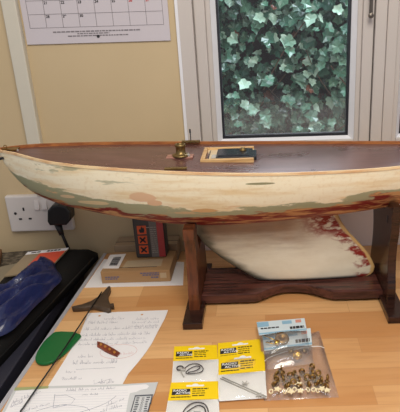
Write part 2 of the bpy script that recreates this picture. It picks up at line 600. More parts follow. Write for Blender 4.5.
# cable trunking down to the socket
bm = BM()
box(bm, (-.5035, D - .016, .152), (-.4745, D + .001, 1.5), .002)
struct('trim_4', bm, M_TRUNK)

# garden wall and ivy outside
bm = BM(); box(bm, (-1.6, 2.66, -.9), (2.2, 2.8, 1.9)); struct('wall_garden', bm, M_GWALL)
bm = BM(); box(bm, (-1.6, D + .14, -.95), (2.2, 2.7, -.9)); struct('floor_garden', bm, M_GWALL)
LEAF = [(0, 0), (.24, -.12), (.50, .06), (.42, .26), (.52, .50), (.28, .62), (0, 1.0), (-.28, .62), (-.52, .50), (-.42, .26), (-.50, .06), (-.24, -.12)]
bm = BM()
rv = random.Random(3)
for i in range(13000):
    x, z = rv.uniform(-.95, 1.35), rv.uniform(-.35, 1.25)
    lay = rv.random()
    clump = noise.noise(Vector((x * 3.2, z * 3.2, 1.3)))
    if clump < -.30 and rv.random() < .5: continue
    y = 2.53 - .34 * lay - .12 * max(clump, 0)
    s = rv.uniform(.022, .050) * (1.12 if lay > .5 else .9)
    n = Vector((rv.gauss(0, .6), -1, rv.gauss(.5, .5))).normalized()
    down = Vector((rv.gauss(0, .9), 0, rv.gauss(-.7, .5)))
    ty = (down - n * down.dot(n)).normalized()
    tx = ty.cross(n)
    vs = []
    cup = rv.uniform(.05, .25)
    mid = bm.verts.new(Vector((x, y, z)) + ty * s * .35 - n * s * cup)
    for (a, b) in LEAF:
        vs.append(bm.verts.new(Vector((x, y, z)) + tx * a * s + ty * b * s + n * rv.uniform(-.04, .04) * s))
    for k in range(len(vs)):
        bm.faces.new((mid, vs[k], vs[(k + 1) % len(vs)]))
ivy = build('ivy', bm, M_IVY, None, False, recalc=False)
ivy['kind'] = 'stuff'
tag(ivy, 'dense green ivy leaves covering the wall outside the window', 'ivy')
bm = BM()
for i in range(46):
    x, z = rv.uniform(-.7, 1.2), rv.uniform(-.3, 1.1)
    a = rv.choice((rv.uniform(.5, 1.2), rv.uniform(1.9, 2.4)))
    L = rv.uniform(.12, .4)
    y = rv.uniform(2.24, 2.42)
    tube(bm, spline([(x, y, z), (x + cos(a) * L * .5 + rv.uniform(-.02, .02), y - .02, z + sin(a) * L * .5), (x + cos(a) * L, y, z + sin(a) * L)], 4), rv.uniform(.0015, .003), 5)
st = build('stem', bm, M_STEM, ivy)
st['kind'] = 'stuff'

# ------------------------------------------------------------------ desk
e1, e2 = Vector((-.3700, 1.148, 0)), Vector((-.3945, .45, 0))
ex = lambda y: e1.x + (e2.x - e1.x) * (e1.y - y) / (e1.y - e2.y)
desk = thing('desk', 'wide beech stave desk under the window carrying the model yacht', 'desk', (.4, .8, -.75))
bm = BM()
prism(bm, [(ex(1.148), 1.148, -.028), (1.5, 1.148, -.028), (1.5, .40, -.028), (ex(.40), .40, -.028)], (0, 0, .028))
build('worktop', bm, M_DESK, desk, origin=(0, 0, 0))
bm = BM()
w = .0075
prism(bm, [(ex(1.148) - w, 1.148, -.028), (ex(1.148), 1.148, -.028), (ex(.40), .40, -.028), (ex(.40) - w, .40, -.028)], (0, 0, .0288))
build('edge_strip', bm, M_STRIP, desk)['label'] = 'pale grey metal edging strip'
for (x0, x1) in ((-.36, -.335), (1.45, 1.48)):
    bm = BM(); box(bm, (x0, .48, -.75), (x1, 1.13, -.028)); build('leg_panel', bm, M_DESK, desk)
cab = thing('side_cabinet', 'dark low cabinet at the left holding the black case and magazines', 'cabinet', (-.75, .8, -.75))
bm = BM(); box(bm, (-1.25, .34, -.03), (-.415, 1.145, -.004), .002); build('top', bm, M_CABINET, cab)
bm = BM(); box(bm, (-1.23, .36, -.75), (-.43, 1.14, -.03)); build('body', bm, M_CABINET, cab)

# ------------------------------------------------------------------ model yacht
YC = .95
#       X      half-beam sheer  low(centreplane reading)
ST = [(-.476, .0008, .3075, .3055), (-.468, .0055, .3073, .280), (-.458, .0112, .3071, .2615), (-.44, .0213, .3065, .2386), (-.42, .0331, .3049, .2222), (-.40, .0441, .3026, .2108), (-.37, .0577, .2994, .1983),
      (-.34, .0680, .2970, .1892), (-.30, .0777, .2942, .1782), (-.25, .0862, .2912, .1668), (-.20, .0925, .2882, .1572), (-.15, .0977, .2855, .1505), (-.10, .1016, .2832, .1470),
      (-.05, .1043, .2813, .1468), (0, .1052, .2798, .1490), (.05, .1036, .2787, .1530), (.10, .1003, .2780, .1575), (.15, .0955, .2776, .1625), (.20, .0890, .2777, .1690), (.25, .0800, .2783, .178),
      (.30, .0695, .2793, .189), (.35, .0560, .2807, .202), (.40, .0410, .2825, .218), (.44, .0280, .2842, .236), (.462, .0200, .2852, .250)]
NS = 18
def section(b, zs, d):
    pts = []
    for k in range(NS + 1):
        a = pi / 2 * k / NS
        pts.append((b * cos(a) ** .78, zs - d * sin(a) ** 1.06))
    return pts
def depth_for(b, zs, low):
    sx = (H - low) / YC                        # slope of the sight line that grazes the bilge
    ca, sa = 1 / sqrt(1 + sx * sx), sx / sqrt(1 + sx * sx)
    want = (zs - low) * ca
    lo_, hi_ = 0.0005, .3
    for _ in range(40):
        mid = (lo_ + hi_) / 2
        sup = max(y * sa + (zs - z) * ca for y, z in section(b, zs, mid))
        if sup > want: hi_ = mid
        else: lo_ = mid
    return (lo_ + hi_) / 2
STN = [(X, b, zs, max(depth_for(b, zs, low), .002)) for X, b, zs, low in ST]
def dense(n=70):
    xs = [STN[0][0] + (STN[-1][0] - STN[0][0]) * i / n for i in range(n + 1)]
    xs = sorted(set(xs + [s[0] for s in STN[:5]]))
    out = []
    for x in xs:
        # Catmull-Rom over the table
        i = 0
        while i < len(STN) - 2 and x > STN[i + 1][0]: i += 1
        p = [STN[max(i - 1, 0)], STN[i], STN[i + 1], STN[min(i + 2, len(STN) - 1)]]
        t = (x - p[1][0]) / (p[2][0] - p[1][0])
        h = p[2][0] - p[1][0]
        v = []
        for c in (1, 2, 3):
            m1 = (p[2][c] - p[0][c]) / max(p[2][0] - p[0][0], 1e-6) * h
            m2 = (p[3][c] - p[1][c]) / max(p[3][0] - p[1][0], 1e-6) * h
            v.append((2 * t ** 3 - 3 * t * t + 1) * p[1][c] + (t ** 3 - 2 * t * t + t) * m1 + (-2 * t ** 3 + 3 * t * t) * p[2][c] + (t ** 3 - t * t) * m2)
        out.append((x, max(v[0], .0008), v[1], max(v[2], .002)))
    return out
DN = dense()
def hull_at(x):
    return lerp_tab(DN, x)
def hull_z(x, off):
    """height of the hull's outside at sideways offset off from the centre line"""
    b, zs, d = hull_at(x)
    pr = section(b, zs, d)
    off = abs(off)
    if off >= b: return zs
    for (y0, z0), (y1, z1) in zip(pr, pr[1:]):
        if y1 <= off <= y0:
            t = (y0 - off) / max(y0 - y1, 1e-9)
            return z0 + (z1 - z0) * t
    return pr[-1][1]

boat = thing('model_yacht', 'large wooden model yacht with half-sanded hull on the dark stand', 'model boat', (0, YC, 0))
bm = BM()
rows = []
for x, b, zs, d in DN:
    pr = section(b, zs, d)
    row = [bm.verts.new((x, YC - y, z)) for y, z in pr]
    row += [bm.verts.new((x, YC + y, z)) for y, z in reversed(pr[:-1])]
    rows.append(row)
for r0, r1 in zip(rows, rows[1:]):
    for k in range(len(r0) - 1):
        bm.faces.new((r0[k], r1[k], r1[k + 1], r0[k + 1]))
bm.faces.new(rows[0]); bm.faces.new(rows[-1])
hull = build('hull', bm, M_HULL, boat, True)
# deck, slightly crowned
def deck_z(x, off):
    b, zs, d = hull_at(x)
    return zs - .0022 + .003 * (1 - min(1, (off / max(b, .001)) ** 2)) * min(1, b / .05)
bm = BM()
rows = []
for x, b, zs, d in DN:
    rows.append([bm.verts.new((x, YC + b * .99 * q / 8, deck_z(x, b * .99 * q / 8))) for q in range(-8, 9)])
for r0, r1 in zip(rows, rows[1:]):
    for k in range(16):
        bm.faces.new((r0[k], r1[k], r1[k + 1], r0[k + 1]))
build('deck', bm, M_DECK, boat, True)
for sgn, mt, lb in ((-1, M_RAIL2, 'pale bare wood rail along the near deck edge'), (1, M_RAIL, 'orange brown varnished rail along the far deck edge')):
    bm = BM()
    rg = []
    hh = .0028 if sgn < 0 else .0055
    for x, b, zs, d in DN:
        y = YC + sgn * b
        rg.append([bm.verts.new((x, y + sgn * .0012, zs - .0035)), bm.verts.new((x, y + sgn * .0012, zs + hh - .002)), bm.verts.new((x, y - sgn * .0025, zs + hh - .002)), bm.verts.new((x, y - sgn * .0025, zs - .0035))])
    for a, c in zip(rg, rg[1:]):
        for k in range(4):
            bm.faces.new((a[k], a[(k + 1) % 4], c[(k + 1) % 4], c[k]))
    bm.faces.new(rg[0]); bm.faces.new(rg[-1])
    build('gunwale_rail', bm, mt, boat)['label'] = lb

# keel: levels from the hull down to the bottom
BZ = .0262
KL = [  # z, x leading, x trailing, half thickness
    (.0264, -.006, .200, .0045), (.0275, -.012, .207, .0095), (.031, -.018, .2135, .0135), (.037, -.027, .2185, .0155), (.048, -.042, .2205, .0165), (.058, -.057, .2165, .0165), (.068, -.070, .2115, .016),
    (.080, -.085, .2045, .0152), (.094, -.101, .1935, .0145), (.108, -.114, .1815, .014), (.121, -.1225, .1695, .0145), (.132, -.128, .161, .016), (.142, -.132, .1545, .020), (.152, -.1345, .149, .027), (.162, -.136, .145, .036), (.174, -.137, .142, .048)]
bm = BM()
uvl = bm.loops.layers.uv.new('UVMap')
NCH = 28
rings = []
uvs = {}
for (z, xl, xt, th) in KL:
    up, dn = [], []
    for k in range(NCH + 1):
        q = .5 - .5 * cos(pi * k / NCH)
        prof = (1.9 * sqrt(max(q, 0)) - .75 * q - 1.15 * q * q) / .80
        prof = max(prof, .0) * 1.0
        prof = min(prof, 1.05)
        x = xl + (xt - xl) * q
        y = th * prof + .0012 * (1 if 0 < k < NCH else 0)
        if y > 0 and z > .13:                   # stay inside the hull where the fillet meets it
            pass
        u = bm.verts.new((x, YC - y, z)); uvs[u] = (q, (z - .0264) / (.174 - .0264))
        up.append(u)
        if 0 < k < NCH:
            w_ = bm.verts.new((x, YC + y, z)); uvs[w_] = uvs[u]
            dn.append(w_)
    rings.append(up + list(reversed(dn)))
n = len(rings[0])
for a, c in zip(rings, rings[1:]):
    for k in range(n):
        bm.faces.new((a[k], a[(k + 1) % n], c[(k + 1) % n], c[k]))
bm.faces.new(list(reversed(rings[0]))); bm.faces.new(rings[-1])
for f in bm.faces:
    for l in f.loops: l[uvl].uv = uvs[l.vert]
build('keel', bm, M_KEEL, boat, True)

# deck fittings
def dpt(u, v):                                  # a point on the deck under a pixel
    p = Py(u, v, YC)
    for _ in range(12):
        p = Pz(u, v, deck_z(p.x, p.y - YC))
    return p
c = dpt(180, 157)
bm = BM()
box(bm, (dpt(166, 158).x, c.y - .010, c.z - .001), (dpt(193, 158).x, c.y + .012, c.z + .002), .0006)
step = build('mast_step', bm, M_STEPW, boat); step['label'] = 'reddish wooden plate under the brass mast collar'
bm = BM()
lathe(bm, (c.x + .002, c.y + .001, c.z + .002), [(.016, 0), (.016, .0025), (.0125, .0035), (.0088, .0055), (.0085, .017), (.0098, .018), (.0098, .0215), (.0075, .0225), (.0065, .020), (.0065, .010), (.001, .010)], 22)
build('mast_collar', bm, M_BRASS, step, True)['label'] = 'round brass mast collar'
bm = BM()
lathe(bm, (c.x + .016, c.y - .004, c.z + .002), [(.003, 0), (.003, .003), (.0015, .004), (.0015, .006)], 10)
build('deck_eye', bm, M_STEEL, boat)
# far chain plate with its pin
bq = hull_at(-.145)
p0, p1 = Py(182, 142, YC + bq[0] - .004), Py(200, 141.5, YC + bq[0] - .004)
bm = BM()
zt = bq[1] + .0035
box(bm, (p0.x, YC + bq[0] - .010, zt), (p1.x, YC + bq[0] - .0015, zt + .003), .0006)
for k in range(5):
    xx = p0.x + (p1.x - p0.x) * (k + .5) / 5
    torus(bm, (xx, YC + bq[0] - .0105, zt + .0015), .0016, .0006, Vector((0, 1, 0)), 10, 5)
build('far_chain_plate', bm, M_BRASS, boat)['label'] = 'brass rigging plate on the far deck edge'
bm = BM()
pp = Py(191, 141, YC + bq[0] - .004)
tube(bm, [(pp.x, YC + bq[0] - .004, zt + .002), (pp.x - .0005, YC + bq[0] - .004, zt + .018)], .0009, 8)
tube(bm, [(pp.x - .0005, YC + bq[0] - .004, zt + .018), (pp.x - .0006, YC + bq[0] - .004, zt + .0255)], .0017, 8)
build('rigging_pin', bm, M_GASKET, boat)
# near chain plate let into the deck edge
a0, a1 = dpt(164.5, 169), dpt(187, 170)
bm = BM()
box(bm, (a0.x, a0.y - .0045, a0.z - .001), (a1.x, a0.y + .003, a0.z + .0022), .0004)
for k in range(7):
    xx = a0.x + (a1.x - a0.x) * (k + .5) / 7
    torus(bm, (xx, a0.y - .001, a0.z + .0022), .0016, .0005, Vector((0, 0, 1)), 10, 5)
build('near_chain_plate', bm, M_BRASS, boat)['label'] = 'pierced brass rigging plate on the near deck edge'
# bow fitting
bm = BM()
pts = [(-.470, YC, .3080), (-.448, YC - .009, .3070), (-.440, YC - .007, .3066), (-.440, YC + .010, .3066), (-.448, YC + .012, .3070)]
prism(bm, pts, (0, 0, .0022))
torus(bm, (-.462, YC, .3125), .003, .0008, Vector((0, 1, 0)), 12, 5)
build('bow_plate', bm, M_BRASSD, boat)['label'] = 'tarnished brass bow plate'
bm = BM()
tube(bm, [(-.474, YC - .006, .292), (-.466, YC - .0085, .294)], .0025, 8)
build('bow_eye', bm, M_GASKET, boat)
bm = BM()
lathe(bm, dpt(17, 150.5), [(.003, -.001), (.003, .002), (.001, .003)], 10)
build('bow_screw', bm, M_STEEL, boat)

# open hatch with pale coaming
hb, hbr, ht, htr = dpt(199, 162.5), dpt(254, 162), dpt(203.5, 149.5), dpt(254, 149.6)
x0, x1 = hb.x + .002, (hbr.x + htr.x) / 2
y0, y1 = hb.y + .002, (ht.y + htr.y) / 2
zb = min(deck_z(x0, y0 - YC), deck_z(x1, y1 - YC)) - .001
cw, ch = .0072, .0085
bm = BM()
box(bm, (x0, y0, zb), (x1, y0 + cw, zb + ch), .0007)
box(bm, (x0, y1 - cw * .8, zb), (x1, y1, zb + ch), .0007)
box(bm, (x0, y0 + cw, zb), (x0 + cw, y1 - cw * .8, zb + ch), .0007)
coam = build('hatch_coaming', bm, M_PALE, boat)
bm = BM(); box(bm, (x0 + cw, y0 + cw, zb + .0015), (x1, y1 - cw * .8, zb + .0045)); build('hatch_floor', bm, M_PALE2, coam)
bm = BM(); box(bm, (x0 + .0115, y0 + .011, zb + .0044), (x0 + .0132, y1 - .011, zb + .0049)); build('slot', bm, M_INK, coam)
xa = Py(217, 156, (y0 + y1) / 2).x
unit = None
bm = BM()
box(bm, (xa, y0 + .012, zb + .0046), (x1 - .002, y1 - .020, zb + .0100), .0018)
box(bm, (xa + .004, y0 + .017, zb + .0095), (x1 - .008, y1 - .026, zb + .0118), .001)
box(bm, (x1 - .004, y0 + .012, zb + .002), (x1 + .005, y1 - .030, zb + .009), .0015)
unit = build('steering_unit', bm, M_BLACKG, boat); unit['label'] = 'glossy black steering unit inside the hatch'
bm = BM(); lathe(bm, (Py(243, 152, (y0 + y1) / 2).x, (y0 + y1) / 2, zb + .0115), [(.006, 0), (.006, .0025), (.004, .003), (.004, .0055), (.001, .006)], 14); build('brass_pivot', bm, M_BRASS, unit, True)
for k in range(2):
    bm = BM(); tube(bm, [(xa - .008, y0 + .017 + .011 * k, zb + .0075), (xa + .001, y0 + .017 + .011 * k, zb + .0075)], .0026, 8); build('screw', bm, M_STEEL, unit)

# ------------------------------------------------------------------ stand
stand = thing('boat_stand', 'dark stained wooden cradle stand holding the model yacht', 'stand', (.054, .94, 0))
bm = BM()
front = [(-.1205, .896), (-.03, .896), (-.012, .899), (.008, .913), (.03, .926), (.055, .929), (.08, .925), (.105, .912), (.125, .900), (.142, .896), (.2258, .896)]
pl = spline([(x, y, .006) for x, y in front], 3) + [Vector((.2258, 1.008, .006)), Vector((-.1205, 1.008, .006))]
prism(bm, pl, (0, 0, .020), .0022)
build('base_board', bm, M_BOARD, stand)
for (xa_, xb_, left) in ((-.1405, -.1205, True), (.2258, .2412, False)):
    bm = BM()
    xm = (xa_ + xb_) / 2 if left else .2365
    fr = [(.862, .0135), (.862, .045), (.869, .075), (.872, .105), (.869, .135), (.863, .155)]
    sp = spline([(0, y, z) for y, z in fr], 3)
    prof = [Vector((xa_, p.y, p.z)) for p in sp]
    horn = .176 if left else .207
    def topz(y):
        h = min(hull_z(xa_, y - YC), hull_z(xb_, y - YC)) - .0022
        if left and abs(y - YC) < .048: h = min(h, .112 + .03 * max(0, abs(y - YC) - .03) / .018)
        return min(h, horn)
    N = 40
    prof += [Vector((xa_, .860 + (1.020 - .860) * k / N, topz(.860 + (1.020 - .860) * k / N))) for k in range(N + 1)]
    bk = [(1.018, .155), (1.010, .135), (1.006, .105), (1.010, .075), (1.018, .045), (1.018, .0135)]
    prof += [Vector((xa_, p.y, p.z)) for p in spline([(0, y, z) for y, z in bk], 3)]
    prism(bm, prof, (xb_ - xa_, 0, 0), .0012)
    up = build('upright', bm, M_STANDF if left else M_STAND, stand)
    if left: up['label'] = 'upright with worn reddish brown front edge'
    bm = BM()
    ix = xb_ if left else xa_
    box(bm, (ix - .0006, .890, .166), (ix + .0006, .898, .178))
    build('peg_hole', bm, M_INK, up)
    bm = BM()
    box(bm, (xm - .0175, .818, 0), (xm + .0175, 1.055, .0135), .0015)
    build('foot', bm, M_STAND, stand)

# ------------------------------------------------------------------ calendar
cal = thing('wall_calendar', 'white paper wall calendar with date grid hanging left of the window', 'calendar', (-.3235, D - .003, .477))
cx0, cx1, cz0, cz1 = -.4705, -.1768, .477, .70
bm = BM(); box(bm, (cx0, D - .0035, cz0), (cx1, D - .0012, cz1)); build('page', bm, M_CAL, cal)
CY = D - .0039
gx0, gx1 = Py(30.7, 27, D).x, Py(164, 24, D).x
gz = [.5085 + .0258 * k for k in range(7)]
bm = BM()
def flat(bm, xa, xb, za, zb_): box(bm, (xa, CY, za), (xb, CY + .0005, zb_))
for z in gz: flat(bm, gx0, gx1, z - .0004, z + .0004)
for k in range(9):
    x = gx0 + (gx1 - gx0) * k / 8
    flat(bm, x - .0004, x + .0004, gz[0], gz[-1])
build('date_grid', bm, M_GINK, cal)
dx = (gx1 - gx0) / 8
num = {0: ['28', '29', '30'], 1: ['21', '22', '23', '24', '25', '26', '27'], 2: ['14', '15', '16', '17', '18', '19', '20']}
for r, lst in num.items():
    for k, sn in enumerate(lst):
        wx, wz = gx0 + dx * (k + 1) + .0015, gz[r + 1] - .0068
        text_mesh(sn, M_RINK if k > 4 else M_INK, lambda a, b, wx=wx, wz=wz: Vector((wx + a, CY, wz + b)), .0074, cal, 'date', bold=.00022)
fmc = quad_map((cx0, CY, .507), (cx1, CY, .507), (cx1, CY, cz0), (cx0, CY, cz0))
bm = BM()
rw = random.Random(5)
def bars(bm, xa, xb, z, h):
    x = xa
    while x < xb:
        w_ = rw.uniform(.003, .009)
        flat(bm, x, min(x + w_, xb), z, z + h)
        x += w_ + .0014
bars(bm, -.414, -.236, .4985, .0026); bars(bm, -.365, -.30, .4945, .0022); bars(bm, -.385, -.262, .4900, .0024)
build('small_print', bm, M_GINK, cal)
bm = BM(); lathe(bm, (-.3235, CY + .0004, .4893), [(.0032, 0), (.0032, .0006)], 14, Vector((0, -1, 0))); build('printed_dot', bm, M_INK, cal)

# ------------------------------------------------------------------ socket and plug
sx0, sx1, sz0, sz1 = -.578, -.434, .0672, .1535
sock = thing('double_socket', 'white double wall socket with two rocker switches below the yacht bow', 'socket', ((sx0 + sx1) / 2, D, sz0))
bm = BM(); box(bm, (sx0, D - .014, sz0), (sx1, D + .002, sz1), .003); build('face_plate', bm, M_WHITEP, sock)
SY = D - .0143
def wallpt(u, v): return Py(u, v, D - .014)
bm = BM()
for (u, v, w_, h_) in ((23.5, 209.2, .0038, .0078), (20.6, 219, .0068, .0038), (30.3, 218.6, .0068, .0038)):
    p = wallpt(u, v)
    box(bm, (p.x - w_ / 2, SY - .0006, p.z - h_ / 2), (p.x + w_ / 2, SY + .002, p.z + h_ / 2))
p = wallpt(15.5, 213.5); lathe(bm, (p.x, SY + .001, p.z), [(.0032, 0), (.0032, .0016)], 12, Vector((0, -1, 0)))
build('socket_holes', bm, M_INK, sock)
for (u, v) in ((37, 204.5), (44.5, 204.2)):
    p = wallpt(u, v)
    bm = BM()
    q = [Vector((p.x - .0055, SY + .001, p.z - .011)), Vector((p.x - .0055, SY - .0048, p.z - .0105)), Vector((p.x - .0055, SY - .0008, p.z + .010)), Vector((p.x - .0055, SY + .001, p.z + .0105))]
    prism(bm, q, (.011, 0, 0), .0005)
    build('rocker_switch', bm, M_WHITEP, sock)
plug = thing('mains_plug', 'black three-pin plug pushed into the white socket', 'plug', (wallpt(58, 218).x, D - .016, wallpt(58, 226).z))
bm = BM()
ol = [(47, 211), (51, 206.5), (58, 205), (66, 207), (70, 212), (70.5, 220), (66, 225.5), (49.5, 226), (47, 222)]
prism(bm, [Py(u, v, D - .050) for u, v in ol], (0, .0335, 0), .004)
build('plug_body', bm, M_BLACK, plug)
bm = BM()
tube(bm, [Py(57.5, 223, D - .03), Py(60, 230, D - .033), Py(62, 235, D - .036)], [.0088, .0068, .0055], 12)
build('cord_grip', bm, M_BLACK, plug, True)
bm = BM()
tube(bm, spline([Py(62, 234, D - .036), Py(65, 241, D - .038), Py(68, 247.5, D - .034), Py(71, 254, D - .024), (-.415, D - .018, .006)], 6), .0037, 10)
build('power_cord', bm, M_BLACK, plug, True)

# ------------------------------------------------------------------ left side: case, magazines, bag
case = thing('black_case', 'long black soft case lying along the left edge of the desk', 'case', (-.47, .85, 0))
def soft_block(name, x0f, x1f, y0, y1, z0, z1, mat, parent, r=.014, seed=0, nx=14, ny=30):
    bm = BM()
    g = []
    for j in range(ny + 1):
        y = y0 + (y1 - y0) * j / ny
        row = []
        for i in range(nx + 1):
            s = i / nx
            x = x0f(y) + (x1f(y) - x0f(y)) * s
            e = min(min(s, 1 - s) * abs(x1f(y) - x0f(y)), min(y - y0, y1 - y))
            k = min(1, e / r)
            z = z0 + (z1 - z0) * (.45 + .55 * sqrt(max(0, 1 - (1 - k) ** 2)))
            z += .0022 * noise.noise(Vector((x * 14 + seed, y * 9, seed))) * k
            row.append(bm.verts.new((x, y, z)))
        g.append(row)
    fs = []
    for j in range(ny):
        for i in range(nx):
            fs.append(bm.faces.new((g[j][i], g[j][i + 1], g[j + 1][i + 1], g[j + 1][i])))
    ring = [g[0][i] for i in range(nx + 1)] + [g[j][nx] for j in range(1, ny + 1)] + [g[ny][i] for i in range(nx - 1, -1, -1)] + [g[j][0] for j in range(ny - 1, 0, -1)]
    low = [bm.verts.new((v.co.x, v.co.y, z0)) for v in ring]
    for k in range(len(ring)):
        a = (k + 1) % len(ring)
        bm.faces.new((ring[k], low[k], low[a], ring[a]))
    bm.faces.new(low)
    return build(name, bm, mat, parent, True)
CZ = -.004
M_CASE = plain('black_nylon', (19, 18, 18), .75, spec=.25)
soft_block('shell', lambda y: -.545, lambda y: ex(y) - .014 - .05 * (1.128 - y) / .5, .60, 1.128, CZ, .0305, M_CASE, case, seed=2)
soft_block('front_pocket', lambda y: -.52, lambda y: ex(y) - .075, .585, .70, .024, .043, M_CASE, case, r=.012, seed=5)
bm = BM()
tube(bm, [(ex(y) - .013 - .05 * (1.128 - y) / .5, y, .012) for y in (1.10, .9, .64)], .0016, 6)
build('zip', bm, M_BLACK, case)
M_MAGA = plain('beige_magazine_cover', (158, 140, 112), .3, var=.1, scale=12)
M_MAGB = plain('grey_green_magazine', (140, 130, 110), .3, var=.12, scale=10)
def m_photo():
    t = NT('dark_photo_cover')
    n = t.noise(t.coord('Object', (60, 160, 1)), 1.0, 5, .7)
    return t.fin(t.mix(t.step(n, .45, .62), lin((46, 42, 38)), lin((132, 122, 106))), .3)
M_PHOTO = m_photo()
M_ORANGE = plain('orange_red_print', (226, 84, 52), .35, var=.05)
M_BROWNC = plain('brown_book_edge', (128, 88, 52), .6)

def mag(name, quad, z0, th, mat, label, strips=(), group=None):
    q = [Pz(u, v, z0 + th) for u, v in quad]
    c = sum(q, Vector()) / 4
    t = thing(name, label, 'magazine', (c.x, c.y, z0), group)
    bm = BM(); prism(bm, [p - Vector((0, 0, th)) for p in reversed(q)], (0, 0, th)); build('pages', bm, mat, t)
    fm = quad_map(*q)
    return t, fm
# lower stack of magazines
m0, f0 = mag('magazine', [(-40, 256), (29, 250.5), (10, 292), (-75, 310)], -.004, .022, M_PHOTO, 'magazine with dark mottled cover under the others at far left')
m1, f1 = mag('magazine', [(-5, 268), (26, 261), (-5, 300), (-70, 308)], .0182, .008, M_MAGB, 'dull grey-green magazine left of the blue plastic bag')
bm = BM(); prism(bm, [Pz(u, v, .0185) for u, v in ((-14, 256), (2.5, 253.5), (0, 268), (-18, 270))], (0, 0, .012), .001)
tag(build('notebook', bm, M_BROWNC, None, origin=Pz(-6, 262, .0185)), 'small brown notebook edge at the far left under the socket', 'notebook')
# magazine with white strip and orange corner
zt = .0385
q = [Pz(28, 252, zt), Pz(69, 247.8, zt), Pz(48, 270, zt), Pz(4, 276, zt)]
c = sum(q, Vector()) / 4
mg = thing('magazine', 'magazine with white title strip and orange-red corner under the blue bag', 'magazine', (c.x, c.y, .0355))
fm = quad_map(*q)
bm = BM(); prism(bm, [p - Vector((0, 0, .003)) for p in reversed(q)], (0, 0, .003)); build('pages', bm, M_MAGA, mg)
bm = BM(); sheet(bm, fm, 0, 0, 1, .13, .0004, thick=.0003); build('title_strip', bm, M_PAPER, mg)['label'] = 'white strip along the top'
bm = BM(); sheet(bm, fm, .36, .135, .985, .80, .0004, thick=.0003)
build('orange_panel', bm, M_ORANGE, mg)['label'] = 'orange-red panel'
bm = BM(); words(bm, fm, .12, .34, .045, .05, .0007, random.Random(2), .02, .05, .12); words(bm, fm, .5, .84, .03, .07, .0007, random.Random(4), .02, .05, .12); build('title_print', bm, M_INK, mg)

# blue plastic bag: a crumpled film heap
def m_blue():
    t = NT('navy_polythene')
    n = t.noise(t.coord('Object', (30, 30, 30)), 1.0, 4)
    t.bump(t.noise(t.coord('Object', (55, 20, 55), rot=(0, 0, .5)), 1.0, 3), .6, .006)
    return t.fin(t.mix(n, lin((31, 44, 96)), lin((18, 26, 60))), .28, spec=.6)
M_BLUE = m_blue()
outl = [(46, 257), (54, 262), (56, 268), (62, 278), (54, 287), (47, 295), (40, 301), (32, 309), (23, 319), (10, 331), (-8, 338), (-40, 345), (-50, 320), (-20, 303), (0, 296), (10, 288), (24, 277), (35, 267)]
cen = Pz(22, 298, .045)
ring0 = [Pz(u, v, .041) for u, v in outl]
ring0 = spline(ring0 + [ring0[0]], 4)[:-1]
bm = BM()
layers = 16
prev = None
tops = []
for L in range(layers + 1):
    k = 1 - L / layers
    row = []
    for i, p in enumerate(ring0):
        q = cen + (p - cen) * k
        e = (1 - k ** 2.2)
        ang = math.atan2((p - cen).y, (p - cen).x)
        fold = .0100 * sin((q.x * .82 - q.y * .40) * 260 + 3 * noise.noise(Vector((q.x * 12, q.y * 12, 7)))) * (k * (1 - k) * 4) + .009 * noise.noise(Vector((q.x * 34, q.y * 15, 2.0)))
        z = 0.0400 + .028 * e ** .6 + fold * min(1, e * 2)
        row.append(bm.verts.new((q.x, q.y, max(z, .0400))))
    tops.append(row)
    if L == layers: break
for a, b in zip(tops, tops[1:]):
    n = len(a)
    for k in range(n):
        bm.faces.new((a[k], a[(k + 1) % n], b[(k + 1) % n], b[k]))
bmesh.ops.remove_doubles(bm, verts=tops[-1], dist=.02)
bot = [bm.verts.new((v.co.x, v.co.y, .0392)) for v in tops[0]]
n = len(bot)
for k in range(n):
    bm.faces.new((tops[0][k], bot[k], bot[(k + 1) % n], tops[0][(k + 1) % n]))
bm.faces.new(bot)
bb = build('plastic_bag', bm, M_BLUE, None, True, origin=(cen.x, cen.y, .0385))
tag(bb, 'crumpled shiny navy blue plastic bag on the magazines and black case', 'bag')

# ------------------------------------------------------------------ paper, boxes, tin at the back
q = [Pz(104, 259, .0008), Pz(184, 262, .0008), Pz(183, 285, .0008), Pz(84.5, 287.5, .0008)]
bm = BM(); prism(bm, [p - Vector((0, 0, .0007)) for p in reversed(q)], (0, 0, .0007))
tag(build('paper_sheet', bm, M_PAPER, None, origin=q[3]), 'blank white paper under the cardboard box', 'paper')

fbl, fbr = Pz(102, 283.5, .001), Pz(171, 281, .001)
bt = .0262
def h_at(u, v, y): return Py(u, v, y).z
bt = h_at(101, 272, fbl.y)
cb = thing('cardboard_box', 'flat brown cardboard box with barcode label on the white paper', 'box', ((fbl.x + fbr.x) / 2, fbl.y + .05, .001))
bd = .095
bm = BM(); box(bm, (fbl.x, fbl.y, .001), (fbr.x, fbl.y + bd, bt), .0012)
build('carton', bm, M_CARD, cb)
fx0, fx1, fy = fbl.x, fbr.x, fbl.y
top = quad_map((fx0, fy + bd, bt), (fx1, fy + bd, bt), (fx1, fy, bt), (fx0, fy, bt))
frt = quad_map((fx0, fy - .0004, bt), (fx1, fy - .0004, bt), (fx1, fy - .0004, .001), (fx0, fy - .0004, .001))
bm = BM()
lab = [Pz(110, 255, bt), Pz(126, 254, bt), Pz(118.5, 268.5, bt), Pz(102.5, 268.5, bt)]
prism(bm, lab, (0, 0, .0005))
build('address_label', bm, M_PAPER, cb)['label'] = 'white barcode label'
lm = quad_map(*[p + Vector((0, 0, .0009)) for p in lab])
bm = BM()
s = .30
rk = random.Random(9)
t_ = .22
while t_ < .8:
    w_ = rk.choice((.012, .02, .035))
    sheet(bm, lm, .32, t_, .82, t_ + w_, 0)
    t_ += w_ + rk.choice((.012, .02))
build('barcode', bm, M_INK, cb)
bm = BM()
tp = [Pz(127, 261, bt), Pz(163, 259, bt), Pz(161, 266, bt), Pz(122, 268, bt)]
